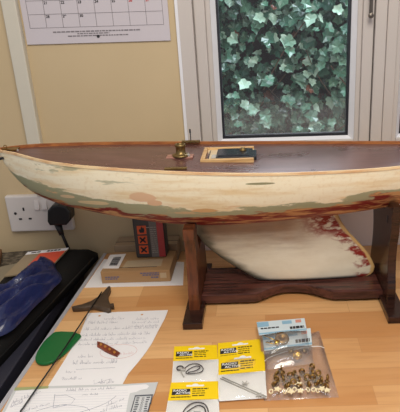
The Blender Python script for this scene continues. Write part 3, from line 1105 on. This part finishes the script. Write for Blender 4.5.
prism(bm, tp, (0, 0, .0004)); build('packing_tape', bm, M_TAPE, cb)
bm = BM(); box(bm, (fx0 + .035, fy + .016, bt), (fx1 - .03, fy + .0175, bt + .0004)); build('flap_seam', bm, M_INK, cb)
bm = BM()
rw2 = random.Random(3)
words(bm, frt, .06, .27, .42, .10, 0, rw2, .008, .02, .05); words(bm, frt, .06, .25, .58, .10, 0, rw2, .008, .02, .05)
build('side_print', bm, M_PEN, cb)
bm = BM()
words(bm, frt, .57, .84, .16, .11, 0, rw2, .006, .02, .05); words(bm, frt, .60, .84, .32, .11, 0, rw2, .006, .02, .05); words(bm, frt, .72, .84, .52, .13, 0, rw2, .006, .02, .05)
build('address_print', bm, M_PEN, cb)
bm = BM(); sheet(bm, frt, .855, .22, .945, .66, 0); build('white_square', bm, M_TAPE, cb)

# box behind
yb = fy + bd + .004
pb0, pb1 = Py(113, 247, yb), Py(179, 247, yb)
bt2 = h_at(118, 246, yb) + .001
cb2 = thing('cardboard_box', 'greyish cardboard box behind the box with barcode label', 'box', ((pb0.x + pb1.x) / 2, yb + .03, .001))
bm = BM(); box(bm, (pb0.x + .002, yb, .001), (pb1.x - .004, D - .004, bt2), .0012); build('carton', bm, M_CARD2, cb2)
bm = BM(); box(bm, (pb0.x + .002, yb + .018, bt2), (pb1.x - .004, yb + .020, bt2 + .0003)); build('flap_seam', bm, M_INK, cb2)

# tin with hazard labels on the box
ty = fy + bd - .036
tl, tr = Py(136, 254, ty).x, Py(166.5, 253, ty).x
tz0 = bt + .0012
tin = thing('solvent_tin', 'dark tin with orange hazard squares and red panel standing on the box', 'tin', ((tl + tr) / 2, ty + .018, tz0))
th_ = .135
bm = BM(); box(bm, (tl, ty, tz0), (tr, ty + .034, tz0 + th_), .003); build('can', bm, plain('dark_tin', (66, 64, 66), .4, .2), tin)
tf = quad_map((tl, ty - .0006, tz0 + th_), (tr, ty - .0006, tz0 + th_), (tr, ty - .0006, tz0), (tl, ty - .0006, tz0))
bm = BM(); sheet(bm, tf, .52, .0, .76, .985, 0); build('grey_panel', bm, plain('grey_label', (112, 108, 106), .5), tin)
bm = BM(); sheet(bm, tf, .76, .0, .97, .985, 0); build('red_panel', bm, plain('red_label', (172, 50, 56), .45), tin)
bm = BM(); words(bm, tf, .30, .74, .46, .012, .0, rw2, .02, .05, .12)
for k in range(12): words(bm, tf, .55, .74, .50 + .036 * k, .012, .0, rw2, .02, .05, .12)
for v in bm.verts: v.co.y -= .0004
build('fine_print', bm, plain('pale_print', (160, 156, 150), .5), tin)
OR = plain('hazard_orange', (222, 92, 46), .45)
hs = .0195
for k in range(3):
    zc = tz0 + .020 + k * .0232
    xc = tl + .0185
    bm = BM(); box(bm, (xc - hs / 2, ty - .0012, zc - hs / 2), (xc + hs / 2, ty - .0002, zc + hs / 2)); hz = build('hazard_square', bm, OR, tin)
    bm = BM()
    if k < 2:
        for a in (pi / 4, -pi / 4):
            box(bm, (xc - .0085, ty - .0018, zc - .0018), (xc + .0085, ty - .0008, zc + .0018))
            vs = bm.verts[:][-8:] if False else list(bm.verts)[-8:]
            bmesh.ops.rotate(bm, cent=(xc, ty, zc), matrix=Matrix.Rotation(a, 3, 'Y'), verts=vs)
    else:                                       # flame
        P = [(0, .0085), (.003, .004), (.005, .0055), (.006, -.001), (.004, -.006), (-.004, -.006), (-.006, -.001), (-.0045, .003), (-.0025, .001)]
        prism(bm, [(xc + a, ty - .0018, zc + b) for a, b in P], (0, .001, 0))
    build('hazard_symbol', bm, M_INK, hz)

# ------------------------------------------------------------------ loose things on the desk
M_BRONZE = plain('dark_weathered_bronze', (94, 76, 60), .5, .25, var=.25, scale=90)
ol = [(71.5, 306), (72.5, 307.6), (85, 306.8), (93, 305.6), (101, 307), (107.5, 309), (110.8, 308.2), (110.3, 305.3), (114, 304.8), (113.6, 302.6), (110.6, 303.2), (108.4, 299.5), (107.8, 294.5), (110.6, 288.0), (110.2, 285.6), (107.8, 286.0), (103.5, 291.2), (98, 296.2), (91, 300.4), (82, 303.8)]
bm = BM()
prism(bm, [Pz(u, v, .011) - Vector((0, 0, .0105)) for u, v in ol], (0, 0, .0105), .002)
tag(build('bow_bracket', bm, M_BRONZE, None, True, origin=Pz(100, 303)), 'dark three-armed bronze bracket lying near the cardboard box', 'bracket')

M_GREEN = plain('green_plastic', (8, 102, 48), .3, var=.06, scale=20)
ol = [(35, 357), (35.6, 360.5), (38.5, 363), (44, 363.6), (50, 362.2), (56, 359), (66, 351.5), (79.6, 337), (80.6, 334.4), (78, 333), (72, 331.4), (58, 331.2), (53, 332.6), (47, 338), (43, 342), (37.6, 350.5)]
bm = BM()
op = spline([Pz(u, v, .006) - Vector((0, 0, .0048)) for u, v in ol + ol[:1]], 4)[:-1]
prism(bm, op, (0, 0, .0048), .0016)
gs = build('filler_spreader', bm, M_GREEN, None, False, origin=Pz(55, 350))
tag(gs, 'green rounded plastic filler spreader at the left desk edge', 'spreader')

bm = BM()
ra, rb, rc = Pz(101, 293, .0133), Pz(64, 349, .0090), Pz(9, 428, .0062)
tube(bm, [ra + (ra - rb).normalized() * .004, ra, rb, rc], .00125, 8)
tag(build('thin_rod', bm, M_BLACK, None, True, origin=rc), 'thin dark rod lying across bracket, green spreader and papers', 'rod')

# notes in handwriting
def note_sheet(name, outline, z, th, label, mat=M_PAPER):
    q = [Pz(u, v, z + th) for u, v in outline]
    bm = BM(); prism(bm, [p - Vector((0, 0, th)) for p in reversed(q)], (0, 0, th))
    c = q[0]
    o = build(name, bm, mat, None, origin=(c.x, c.y, z))
    return tag(o, label, 'paper')
n1 = note_sheet('handwritten_note', [(88, 313), (168, 310), (165, 318), (158, 331), (152, 343), (146, 352), (139, 361), (128, 374), (122, 385), (110, 400), (38, 402), (48, 386), (64, 361), (80, 334)], .0005, .0005, 'white handwritten note sheet beside the green spreader')
def pmap(z):
    return lambda s, t, dz=0.0: Pz(s, t, z + dz)
rh = random.Random(21)
bm = BM()
pm = pmap(.00105)
sheet_now, ink_now = n1, M_PEN
def hw(bm, u0, u1, v, h=3.0, slope=-.03, stp=1.05):
    b = BM()
    scribble(b, pm, u0, u1, v, h, .0, rh, .00020, slope, stp)
    build('written_line', b, ink_now, sheet_now)
hw(bm, 88, 118, 324); hw(bm, 84, 157, 330.5, 3.4, -.03); hw(bm, 82, 150, 336.5, 3.4); hw(bm, 80, 146, 341, 3); hw(bm, 78, 118, 345.5, 3); hw(bm, 122, 146, 344, 3)
hw(bm, 104, 124, 320, 3.4); hw(bm, 136, 160, 320, 2.4); hw(bm, 132, 162, 323.5, 2.4); hw(bm, 134, 158, 327, 2.4)
hw(bm, 78, 93, 358, 4); hw(bm, 73, 119, 364.5, 4.4); hw(bm, 66, 76, 373, 3); hw(bm, 62, 82, 380, 3); hw(bm, 98, 116, 384, 5)
tube(bm, [Pz(76, 369.5, .0011), Pz(115, 367.5, .0011)], .00018, 4)
tube(bm, [Pz(94, 380, .0011), Pz(94, 384, .0011), Pz(110, 379, .0011), Pz(109, 383, .0011)], .00018, 4)
build('pen_lines', bm, M_PEN, n1)
ink_now = M_REDPEN
bm = BM()
tube(bm, [Pz(118.5 + 18.5 * cos(a), 351.5 + 7 * sin(a) - .08 * 18 * cos(a), .0011) for a in [2 * pi * k / 40 for k in range(41)]], .00022, 4)
hw(bm, 116, 134, 355.5, 3, -.08)
build('red_pen_ring', bm, M_REDPEN, n1)
for (u, v) in ((99.5, 315.8), (142, 314.6)):
    bm = BM(); lathe(bm, Pz(u, v, .00102), [(.0024, 0), (.0024, .0001)], 14)
    build('punch_hole', bm, M_DESK, n1)
# grey leaflet with dark printed panel, white lined sheet on it
lf = note_sheet('leaflet', [(15, 387.5), (49, 386), (122, 384.2), (158, 382), (154.5, 393), (150.5, 401), (147, 412), (143, 430), (-10, 434)], .0012, .0005, 'pale grey leaflet with dark printed panel at the bottom edge', plain('pale_grey_leaflet', (206, 208, 208), .4, var=.03))
lq = quad_map(*[Pz(u, v, .00185) for u, v in ((135, 395.2), (153, 394.2), (148, 419), (128, 420))])
bm = BM()
for (a, b, c_, d) in ((0, 0, 1, .06), (0, .06, .06, 1), (.93, .06, 1, .42), (0, .94, .9, 1), (.90, .36, .96, .95)):
    sheet(bm, lq, a, b, c_, d, 0)
r5 = random.Random(8)
for k in range(9):
    sheet(bm, lq, .13, .1 + k * .092, .13 + r5.uniform(.14, .22), .15 + k * .092, 0)
    if k < 9: sheet(bm, lq, .68, .1 + k * .092, .68 + r5.uniform(.1, .2), .15 + k * .092, 0)
    torus(bm, lq(.5, .14 + k * .092), .0016, .0003, Vector((0, 0, 1)), 10, 4)
build('printed_panel', bm, plain('dark_grey_print', (84, 88, 96), .5), lf)
bm = BM(); 
sheet(bm, quad_map(*[Pz(u, v, .0019) for u, v in ((15, 387.5), (49, 386), (48, 388.4), (14, 390.6))]), 0, 0, 1, 1, 0)
build('green_edge', bm, plain('dull_green_print', (168, 174, 120), .5), lf)
n2 = note_sheet('handwritten_note', [(16, 391), (49, 388.5), (122, 386), (146, 384.2), (149, 386), (147, 388.5), (141, 389.5), (136, 392), (130, 393), (128.5, 398), (126, 412), (122, 432), (-4, 434), (5, 412)], .0018, .0005, 'lined note sheet with torn corner lying on the grey leaflet')
bm = BM()
pm = pmap(.00235)
sheet_now, ink_now = n2, M_PEN
hw(bm, 66, 115, 391.5, 3.2, -.05); hw(bm, 82, 100, 395.5, 2.4); hw(bm, 12, 40, 404, 4, -.4); hw(bm, 10, 22, 408, 4, -.4); hw(bm, 106, 124, 407, 4, -.4); hw(bm, 100, 122, 413, 4, -.3)
hw(bm, 24, 50, 412, 3, -.3)
tube(bm, [Pz(55, 394, .0024), Pz(53, 408, .0024), Pz(67, 405, .0024)], .0003, 4)
tube(bm, [Pz(u, v, .0024) for u, v in ((54, 396), (66, 395), (75, 399), (71, 404), (60, 405), (54, 408))], .00022, 4)
tube(bm, spline([Pz(u, v, .0024) for u, v in ((116, 396), (108, 402), (94, 408), (70, 415))], 4), .00025, 4)
tube(bm, spline([Pz(u, v, .0024) for u, v in ((36, 411), (60, 405), (84, 407), (90, 411))], 4), .00022, 4)
build('pen_sketch', bm, M_PEN, n2)
bm = BM()
for k in range(9):
    v = 392 + 2.6 * k
    sheet(bm, quad_map(*[Pz(a, b, .00232) for a, b in ((14, v + 1.6), (128, v - 2.0), (128, v - 1.82), (14, v + 1.78))]), 0, 0, 1, 1, 0)
build('ruled_lines', bm, plain('pale_grey_rule', (206, 208, 216), .6), n2)

# curved brown offcut with gold characters
M_CHIP = m_wood('red_brown_wood', (150, 74, 48), (104, 46, 34), .35)
arc0 = [(97, 341), (102, 342.2), (108, 345), (114, 348.4), (120, 352.2)]
arc1 = [(117, 355.6), (111.5, 353.6), (105, 350.6), (100.5, 347.6), (97, 345.6)]
bm = BM()
prism(bm, [Pz(u, v, .0046) - Vector((0, 0, .0035)) for u, v in arc0 + arc1], (0, 0, .0035), .0006)
chip = build('wooden_offcut', bm, M_CHIP, None, origin=Pz(108, 348, .001))
tag(chip, 'small curved red-brown wood piece with gilt marks on the note', 'offcut')
for (u, v, s) in ((101, 344.4, 0), (105.3, 346.5, 1), (109.7, 349.2, 2), (114.5, 352.2, 0)):
    bm = BM()
    prism(bm, [Pz(u + a, v + b, .0048) for a, b in ((-1.5, -.2), (-.4, -1.5), (1.4, -.4), (.9, .9), (-.5, 1.4))], (0, 0, .0003))
    build('gilt_mark', bm, plain('gold_leaf', (224, 164, 84), .35, .6), chip)

# ------------------------------------------------------------------ yellow hang packs
M_YEL = plain('yellow_card', (250, 212, 20), .4, var=.02)
M_BACK = plain('white_backing', (236, 234, 230), .45, var=.03)
M_SLOT = plain('white_slot', (240, 240, 240), .4, var=.01)
M_WT = plain('white_print', (246, 246, 240), .5, var=.01)
def pack(corners, hd, z, label, extra=.0):
    q = [Pz(u, v, z) for u, v in corners]
    fm = quad_map(*q)
    c = sum(q, Vector()) / 4
    t = thing('hang_pack', label, 'packet', (c.x, c.y, z), 'yellow header packs on the desk')
    bm = BM(); sheet(bm, fm, 0, hd * .5, 1, 1, .0004, thick=.0004); build('backing', bm, M_BACK, t)
    bm = BM(); sheet(bm, fm, 0, 0, 1, hd, .0012, thick=.0012); hdr = build('header_card', bm, M_YEL, t)
    bm = BM()
    def puff(i, j): return .0042 * (sin(pi * i) * sin(pi * min(1, j * 1.0))) ** .6
    sheet(bm, fm, .015, hd, .985, .985, .0006, 10, 10, puff); build('clear_pouch', bm, M_POUCH, t, True)
    # euro slot
    bm = BM()
    P = [(.33, .13), (.345, .07), (.45, .075), (.475, .0), (.525, -.03), (.575, 0), (.60, .075), (.70, .07), (.72, .13), (.70, .18), (.34, .18)]
    prism(bm, [fm(s, hd * (.12 + tt * .85), .0012) for s, tt in P], (0, 0, .0001)); build('hang_slot', bm, M_SLOT, hdr)
    # black logo panel with white lettering
    bm = BM(); sheet(bm, fm, .055, hd * .40, .425, hd * .73, .0014, thick=.0001); build('logo_panel', bm, M_INK, hdr)
    wd = (q[1] - q[0]).length
    ht = (q[3] - q[0]).length
    def wr(s0, t0):
        return lambda a, b: fm(s0 + a / wd, t0 - b / ht, .0016)
    text_mesh('RADIO', M_WT, wr(.075, hd * .545), .165 * hd * ht, hdr, 'logo_lettering', bold=.00012)
    text_mesh('ACTIVE', M_WT, wr(.135, hd * .70), .165 * hd * ht, hdr, 'logo_lettering', bold=.00012)
    bm = BM()
    rp = random.Random(int(corners[0][0] * 10))
    words(bm, fm, .47, .80, hd * .38, hd * .07, .0014, rp, .012, .04, .10)
    for k in range(2): words(bm, fm, .47, .74, hd * (.52 + .12 * k), hd * .045, .0014, rp, .012, .04, .10)
    words(bm, fm, .47, .74, hd * .76, hd * .06, .0014, rp, .02, .06, .12)
    words(bm, fm, .055, .44, hd * .82, hd * .06, .0014, rp, .008, .04, .10)
    build('card_print', bm, plain('olive_print', (84, 72, 20), .5), hdr)
    return t, fm
pack([(218, 343.8), (260, 339.6), (262.5, 372), (217.5, 377)], .5, .0006, 'yellow hang pack tucked behind the pack of metal rods')
pack([(174.3, 347), (217, 345.4), (218.6, 381.2), (171.6, 383.2)], .42, .0006, 'yellow hang pack with black cable loop and silver connector')
pack([(218.8, 357), (264, 352), (267, 398.2), (218, 401.5)], .44, .0024, 'yellow hang pack holding thin grey metal rods')
pack([(171.2, 383.2), (217.8, 381.8), (220, 423), (163.5, 425)], .45, .0024, 'yellow hang pack with dark cable loop at the bottom edge')
M_CABLE = plain('dark_cable', (58, 52, 54), .4)
def wire(name, pts, z, r, mat, label, cat, group=None, closed=False):
    P = [Pz(u, v, z + dz) for u, v, dz in pts]
    bm = BM(); tube(bm, spline(P, 6), r, 7)
    o = build(name, bm, mat, None, True, origin=P[0])
    return tag(o, label, cat, group)
w1 = wire('cable_loop', [(184, 369, .0), (190, 364.5, .0005), (198, 364, .001), (203, 368, .0012), (201, 372, .0016), (193, 373.5, .0019), (186, 373, .0016), (190, 368.5, .0022), (197, 366, .0027), (200, 367.5, .0027), (196, 370.5, .0027), (188, 372.5, .0030)], .0022, .00085, M_CABLE, 'dark looped cable with silver connector inside the yellow pack', 'cable')
bm = BM()
tube(bm, [Pz(178.5, 369.5, .0035), Pz(185.5, 370, .0035)], .0021, 10)
build('connector', bm, M_STEEL, w1)
bm = BM(); torus(bm, Pz(180, 368, .004), .005, .0011, Vector((0, 0, 1)), 18, 6); build('cable_coil', bm, M_CABLE, w1)
bm = BM(); tube(bm, [Pz(181, 372, .003), Pz(184, 377, .003)], .0011, 8); build('pin', bm, M_STEEL, w1)
w2 = wire('cable_loop', [(181, 418, .0), (185, 409, .0004), (192, 403.5, .0008), (199, 402.4, .001), (205, 404.5, .001), (208, 410, .001), (209, 418, .001)], .0042, .0009, M_CABLE, 'dark cable loop inside the yellow pack at the bottom edge', 'cable')
bm = BM(); tube(bm, spline([Pz(u, v, .0062) for u, v in ((186, 413), (191, 409), (198, 405.5), (204, 407.5), (206, 413))], 5), .0009, 7); build('inner_turn', bm, M_CABLE, w2)
bm = BM(); box(bm, Pz(196, 415, .0052) - Vector((.004, .003, .001)), Pz(196, 415, .0052) + Vector((.006, .006, .002)), .0005); build('connector', bm, M_STEEL, w2)
for k, (a, b) in enumerate((((220.5, 378.5), (266, 398.5)), ((222, 377), (266.5, 396.6)))):
    bm = BM(); tube(bm, [Pz(a[0], a[1], .0042), Pz(b[0], b[1], .0042)], .0009, 8)
    rd = build('metal_rod', bm, M_STEEL, None, True, origin=Pz(*a, .0042))
    tag(rd, 'one of two thin grey metal rods crossing the yellow pack', 'rod', 'metal rods in the yellow pack')
for i, (u, v) in enumerate(((245, 384), (259.5, 395.5))):
    bm = BM()
    p = Pz(u, v, .0052)
    for a in (.3, 1.2, 2.2):
        tube(bm, [p + Vector((cos(a), sin(a), 0)) * -.0055 + Vector((0, 0, .0004 * a)), p + Vector((cos(a), sin(a), 0)) * .0065 + Vector((0, 0, .0004 * a))], .0006, 6)
    tube(bm, [p - Vector((.004, 0, 0)), p + Vector((.004, .0, 0))], .0014, 8)
    tag(build('wire_clip', bm, M_STEEL, None, origin=p), ('small wire clip midway along the metal rods', 'small wire clip at the lower end of the metal rods')[i], 'clip')

# ------------------------------------------------------------------ clear bags with brass fittings
M_BLUEC = plain('light_blue_card', (214, 228, 232), .4, var=.05)
M_LB = plain('deep_blue_print', (146, 190, 214), .45)
def clear_bag(name, corners, z, label, puffh, nx=12, ny=12, crease=0.0):
    q = [Pz(u, v, z) for u, v in corners]
    fm = quad_map(*q)
    c = sum(q, Vector()) / 4
    t = thing(name, label, 'bag', (c.x, c.y, z), None)
    def puff(i, j):
        s = fm(i, j)
        return puffh * (max(0, sin(pi * i)) * max(0, sin(pi * j))) ** .45 + crease * (noise.noise(Vector((s.x * 60, s.y * 35, 3))) + .3) * min(1, 6 * min(i, 1 - i, j, 1 - j))
    bm = BM(); sheet(bm, fm, 0, 0, 1, 1, .0003, nx, ny, puff); build('front_film', bm, M_BAG, t, True)
    bm = BM(); sheet(bm, fm, 0, 0, 1, 1, .0001); build('back_film', bm, M_POUCH, t)
    return t, fm
zipb, fz = clear_bag('zip_bag', [(263.5, 348), (319, 331), (339, 397.5), (264, 401)], .0004, 'clear zip bag full of brass fittings beside the yellow packs', .0115, 16, 16, .0016)
zl = [Pz(265, 361, .011), Pz(329, 356.5, .011)]
bm = BM()
pz_ = [fz(.0 + k / 16, .30 - .0 * k, .0003 + .0115 * (max(0, sin(pi * k / 16)) * sin(pi * .30)) ** .45 + .0006) for k in range(17)]
tube(bm, pz_, .0006, 6)
build('zip_seal', bm, M_WT, zipb)

def header_pack(corners, hd, z, label):
    q = [Pz(u, v, z) for u, v in corners]
    fm = quad_map(*q)
    c = sum(q, Vector()) / 4
    t = thing('fittings_pack', label, 'packet', (c.x, c.y, z), 'packs with pale blue labels')
    bm = BM(); sheet(bm, fm, 0, 0, 1, hd, .0010, thick=.0008); h_ = build('header_label', bm, M_BLUEC, t); h_['label'] = 'pale blue header label'
    bm = BM()
    sheet(bm, fm, .0, hd * .05, .24, hd * .42, .0012); sheet(bm, fm, .52, hd * .10, .72, hd * .36, .0012)
    sheet(bm, fm, .0, hd * .86, 1, hd * .97, .0012)
    build('blue_band', bm, M_LB, h_)
    bm = BM(); sheet(bm, fm, .80, hd * .08, .92, hd * .33, .0013); build('red_mark', bm, plain('pale_red_print', (220, 150, 130), .5), h_)
    bm = BM(); rp = random.Random(3); words(bm, fm, .06, .44, hd * .5, hd * .10, .0013, rp, .015, .04, .09); words(bm, fm, .66, .96, hd * .60, hd * .2, .0013, rp, .012, .05, .08); build('label_print', bm, M_INK, h_)
    def puff(i, j): return .011 * (max(0, sin(pi * i)) * max(0, sin(pi * j))) ** .5
    bm = BM(); sheet(bm, fm, .01, hd, .99, 1, .0006, 10, 10, puff); build('clear_pouch', bm, M_BAG, t, True)
    return t, fm
header_pack([(262, 334), (310.5, 328.5), (314, 364), (267, 370)], .50, .0135, 'pale blue labelled pack lying between the other pack and zip bag')
header_pack([(256.5, 322.5), (304.5, 318.6), (310, 348), (263, 355)], .43, .0165, 'topmost pale blue labelled pack with a brass disc')
# contents of the two packs
p = Pz(282, 338.5, .021)
bm = BM(); lathe(bm, p, [(.004, -.004), (.0115, -.0028), (.0122, 0), (.0115, .0026), (.005, .0032), (.004, .0015), (.001, .0012)], 22, Vector((.15, -.35, 1)).normalized())
tag(build('brass_disc', bm, M_BRASSD, None, True, origin=p), 'round brass disc showing through the topmost blue labelled pack', 'fitting')
p = Pz(276.5, 343.2, .0225)
bm = BM(); lathe(bm, p, [(.0025, -.0035), (.0035, -.003), (.0035, .003), (.0046, .0035), (.0046, .0055), (.001, .006)], 14, Vector((.3, -.6, .6)).normalized())
tag(build('brass_ferrule', bm, M_BRASSB, None, True, origin=p), 'shiny brass ferrule in front of the brass disc', 'fitting')
for k, (a, b) in enumerate((((264.5, 335.5), (274.5, 340)), ((265.5, 342), (274, 344)))):
    bm = BM(); tube(bm, [Pz(a[0], a[1], .021), Pz(b[0], b[1], .0215)], [.0009, .0012], 8)
    tag(build('brass_pin', bm, M_BRASSB, None, True, origin=Pz(*a, .021)), ('upper thin brass pin left of the brass disc', 'lower thin brass pin left of the brass disc')[k], 'pin')
bm = BM()
p = Pz(297.5, 355, .0165)
lathe(bm, p, [(.0075, -.002), (.0080, 0), (.0075, .002), (.0042, .0026), (.0042, .0075), (.003, .008), (.001, .0075)], 18, Vector((.1, -.7, .6)).normalized())
o = build('brass_fitting', bm, M_BRASSB, None, True, origin=p)
tag(o, 'bright brass flanged fitting alone above the heap in the zip bag', 'fitting')
bm = BM()
lathe(bm, Pz(303.5, 351, .017), [(.004, -.002), (.005, 0), (.004, .003), (.001, .0035)], 14, Vector((.4, -.4, .8)).normalized())
lathe(bm, Pz(292, 351.5, .017), [(.003, -.002), (.004, 0), (.003, .003), (.001, .0035)], 14, Vector((-.4, -.4, .8)).normalized())
for k, (u, v) in enumerate(((303.8, 351), (291.5, 351.5))):
    pass
bm.free()
for k, (u, v, ax) in enumerate(((304.5, 351, (.4, -.4, .8)), (291, 351.5, (-.4, -.4, .8)))):
    bm = BM(); lathe(bm, Pz(u, v, .0165), [(.003, -.002), (.0048, 0), (.0036, .003), (.001, .0035)], 14, Vector(ax).normalized())
    tag(build('brass_nut', bm, M_BRASS, None, True, origin=Pz(u, v, .0165)), ('brass nut right of the bright flanged fitting', 'brass nut left of the bright flanged fitting')[k], 'fitting')

# heap of dark brass eyes in the zip bag: one made, the rest copied
def eye():
    t = thing('brass_eye', 'dark brass ringed fitting in the heap inside the zip bag', 'fitting', (0, 0, 0), 'brass eyes in the zip bag')
    bm = BM(); torus(bm, (0, 0, .0052), .0036, .0016, Vector((0, 1, .25)), 18, 8); build('ring', bm, M_BRASSD, t, True)
    bm = BM(); lathe(bm, (0, 0, 0), [(.0036, -.0012), (.0042, -.0006), (.0042, .0004), (.0022, .0012), (.0016, .0024)], 14); build('base', bm, M_BRASS, t, True)
    bm = BM(); tube(bm, [(0, 0, -.0012), (0, 0, -.0060)], .0013, 8); build('shank', bm, M_BRASSD, t)
    return t
proto = eye()
spots = [(276, 376.5), (280, 371.5), (283, 376), (277.5, 382), (284, 382), (288.5, 378), (274, 385), (291, 384), (295.5, 377), (297, 382.5), (302.5, 373.5), (306, 380.5), (311.5, 368.5), (312, 373.5), (314, 379.5), (318, 377), (321, 383), (327, 381.5), (316.5, 385), (309, 386), (300, 386.5), (286.5, 387), (324, 386.5)]
re_ = random.Random(12)
taken = []
for i, (u, v) in enumerate(spots):
    if i == 0: o, kids = proto, []
    else:
        o = proto.copy(); COL.objects.link(o)
        for ch in proto.children:
            c_ = ch.copy(); COL.objects.link(c_); c_.parent = o
    o.location = Pz(u, v, .0062 + .002 * re_.random())
    o.rotation_euler = (re_.uniform(-.9, .6), re_.uniform(-.8, .8), re_.uniform(0, 6.28))
    o.location.z = .0075
# cream plastic stars and white rings at the bottom of the bag
M_CREAM = plain('cream_plastic', (244, 228, 186), .35, var=.04)
for i, (u, v) in enumerate(((277.5, 389.5), (299, 384.5), (300.5, 391), (322, 389), (327, 390.5), (291, 392))):
    c_ = Pz(u, v, .0125)
    bm = BM()
    a0 = i * .7
    prism(bm, [c_ + Vector((cos(a0 + k * pi / 5), sin(a0 + k * pi / 5), 0)) * (.0062 if k % 2 == 0 else .0034) for k in range(10)], (0, 0, .0014), .0003)
    tag(build('cream_star', bm, M_CREAM, None, origin=c_), 'small star-shaped cream piece at the foot of the zip bag', 'fitting', 'cream star pieces in the zip bag')
for i, (u, v) in enumerate(((284.5, 391.5), (289, 390), (294.5, 389.5), (308, 389.6), (313.5, 389.5), (271, 391.5), (317.5, 390.5))):
    c_ = Pz(u, v, .0118)
    bm = BM(); torus(bm, c_, .0030, .0010, Vector((.9 * cos(i * 2.1), -.5, .8)), 16, 6)
    tag(build('white_ring', bm, M_CREAM, None, True, origin=c_), 'thin white ring at the foot of the zip bag', 'ring', 'white rings in the zip bag')

# ------------------------------------------------------------------ light
def area(name, loc, target, size, energy, col, sy=None):
    l = bpy.data.lights.new(name, 'AREA')
    l.energy = energy
    l.color = col
    l.size = size
    if sy:
        l.shape = 'RECTANGLE'; l.size_y = sy
    o = bpy.data.objects.new(name, l)
    o.location = loc
    o.rotation_euler = (Vector(target) - Vector(loc)).to_track_quat('-Z', 'Y').to_euler()
    COL.objects.link(o)
    return o
area('ceiling_lamp', (.06, .02, 1.30), (.05, .8, .1), .7, 16, (1.0, .93, .82))
area('garden_sky', (.35, 1.75, 2.4), (.3, 2.3, .3), 1.6, 92, (.82, .91, 1.0), 1.0)
area('window_daylight_fill', (1.0, 1.55, .95), (.3, .8, .1), .9, 12, (.90, .91, 1.0), .7)
area('window_daylight_fill', (.30, 1.42, .82), (.2, .85, .15), .7, 10, (.86, .90, 1.0), .4)  # extra area lamp added outside the window to put glare on the deck
w = bpy.data.worlds.new('world')
SC.world = w
w.use_nodes = True
w.node_tree.nodes['Background'].inputs[0].default_value = (.94, .93, 1.0, 1)
w.node_tree.nodes['Background'].inputs[1].default_value = .42
SC.view_settings.view_transform = 'Standard'
SC.view_settings.look = 'None'
SC.view_settings.gamma = 1.0
SC.view_settings.exposure = 0.0
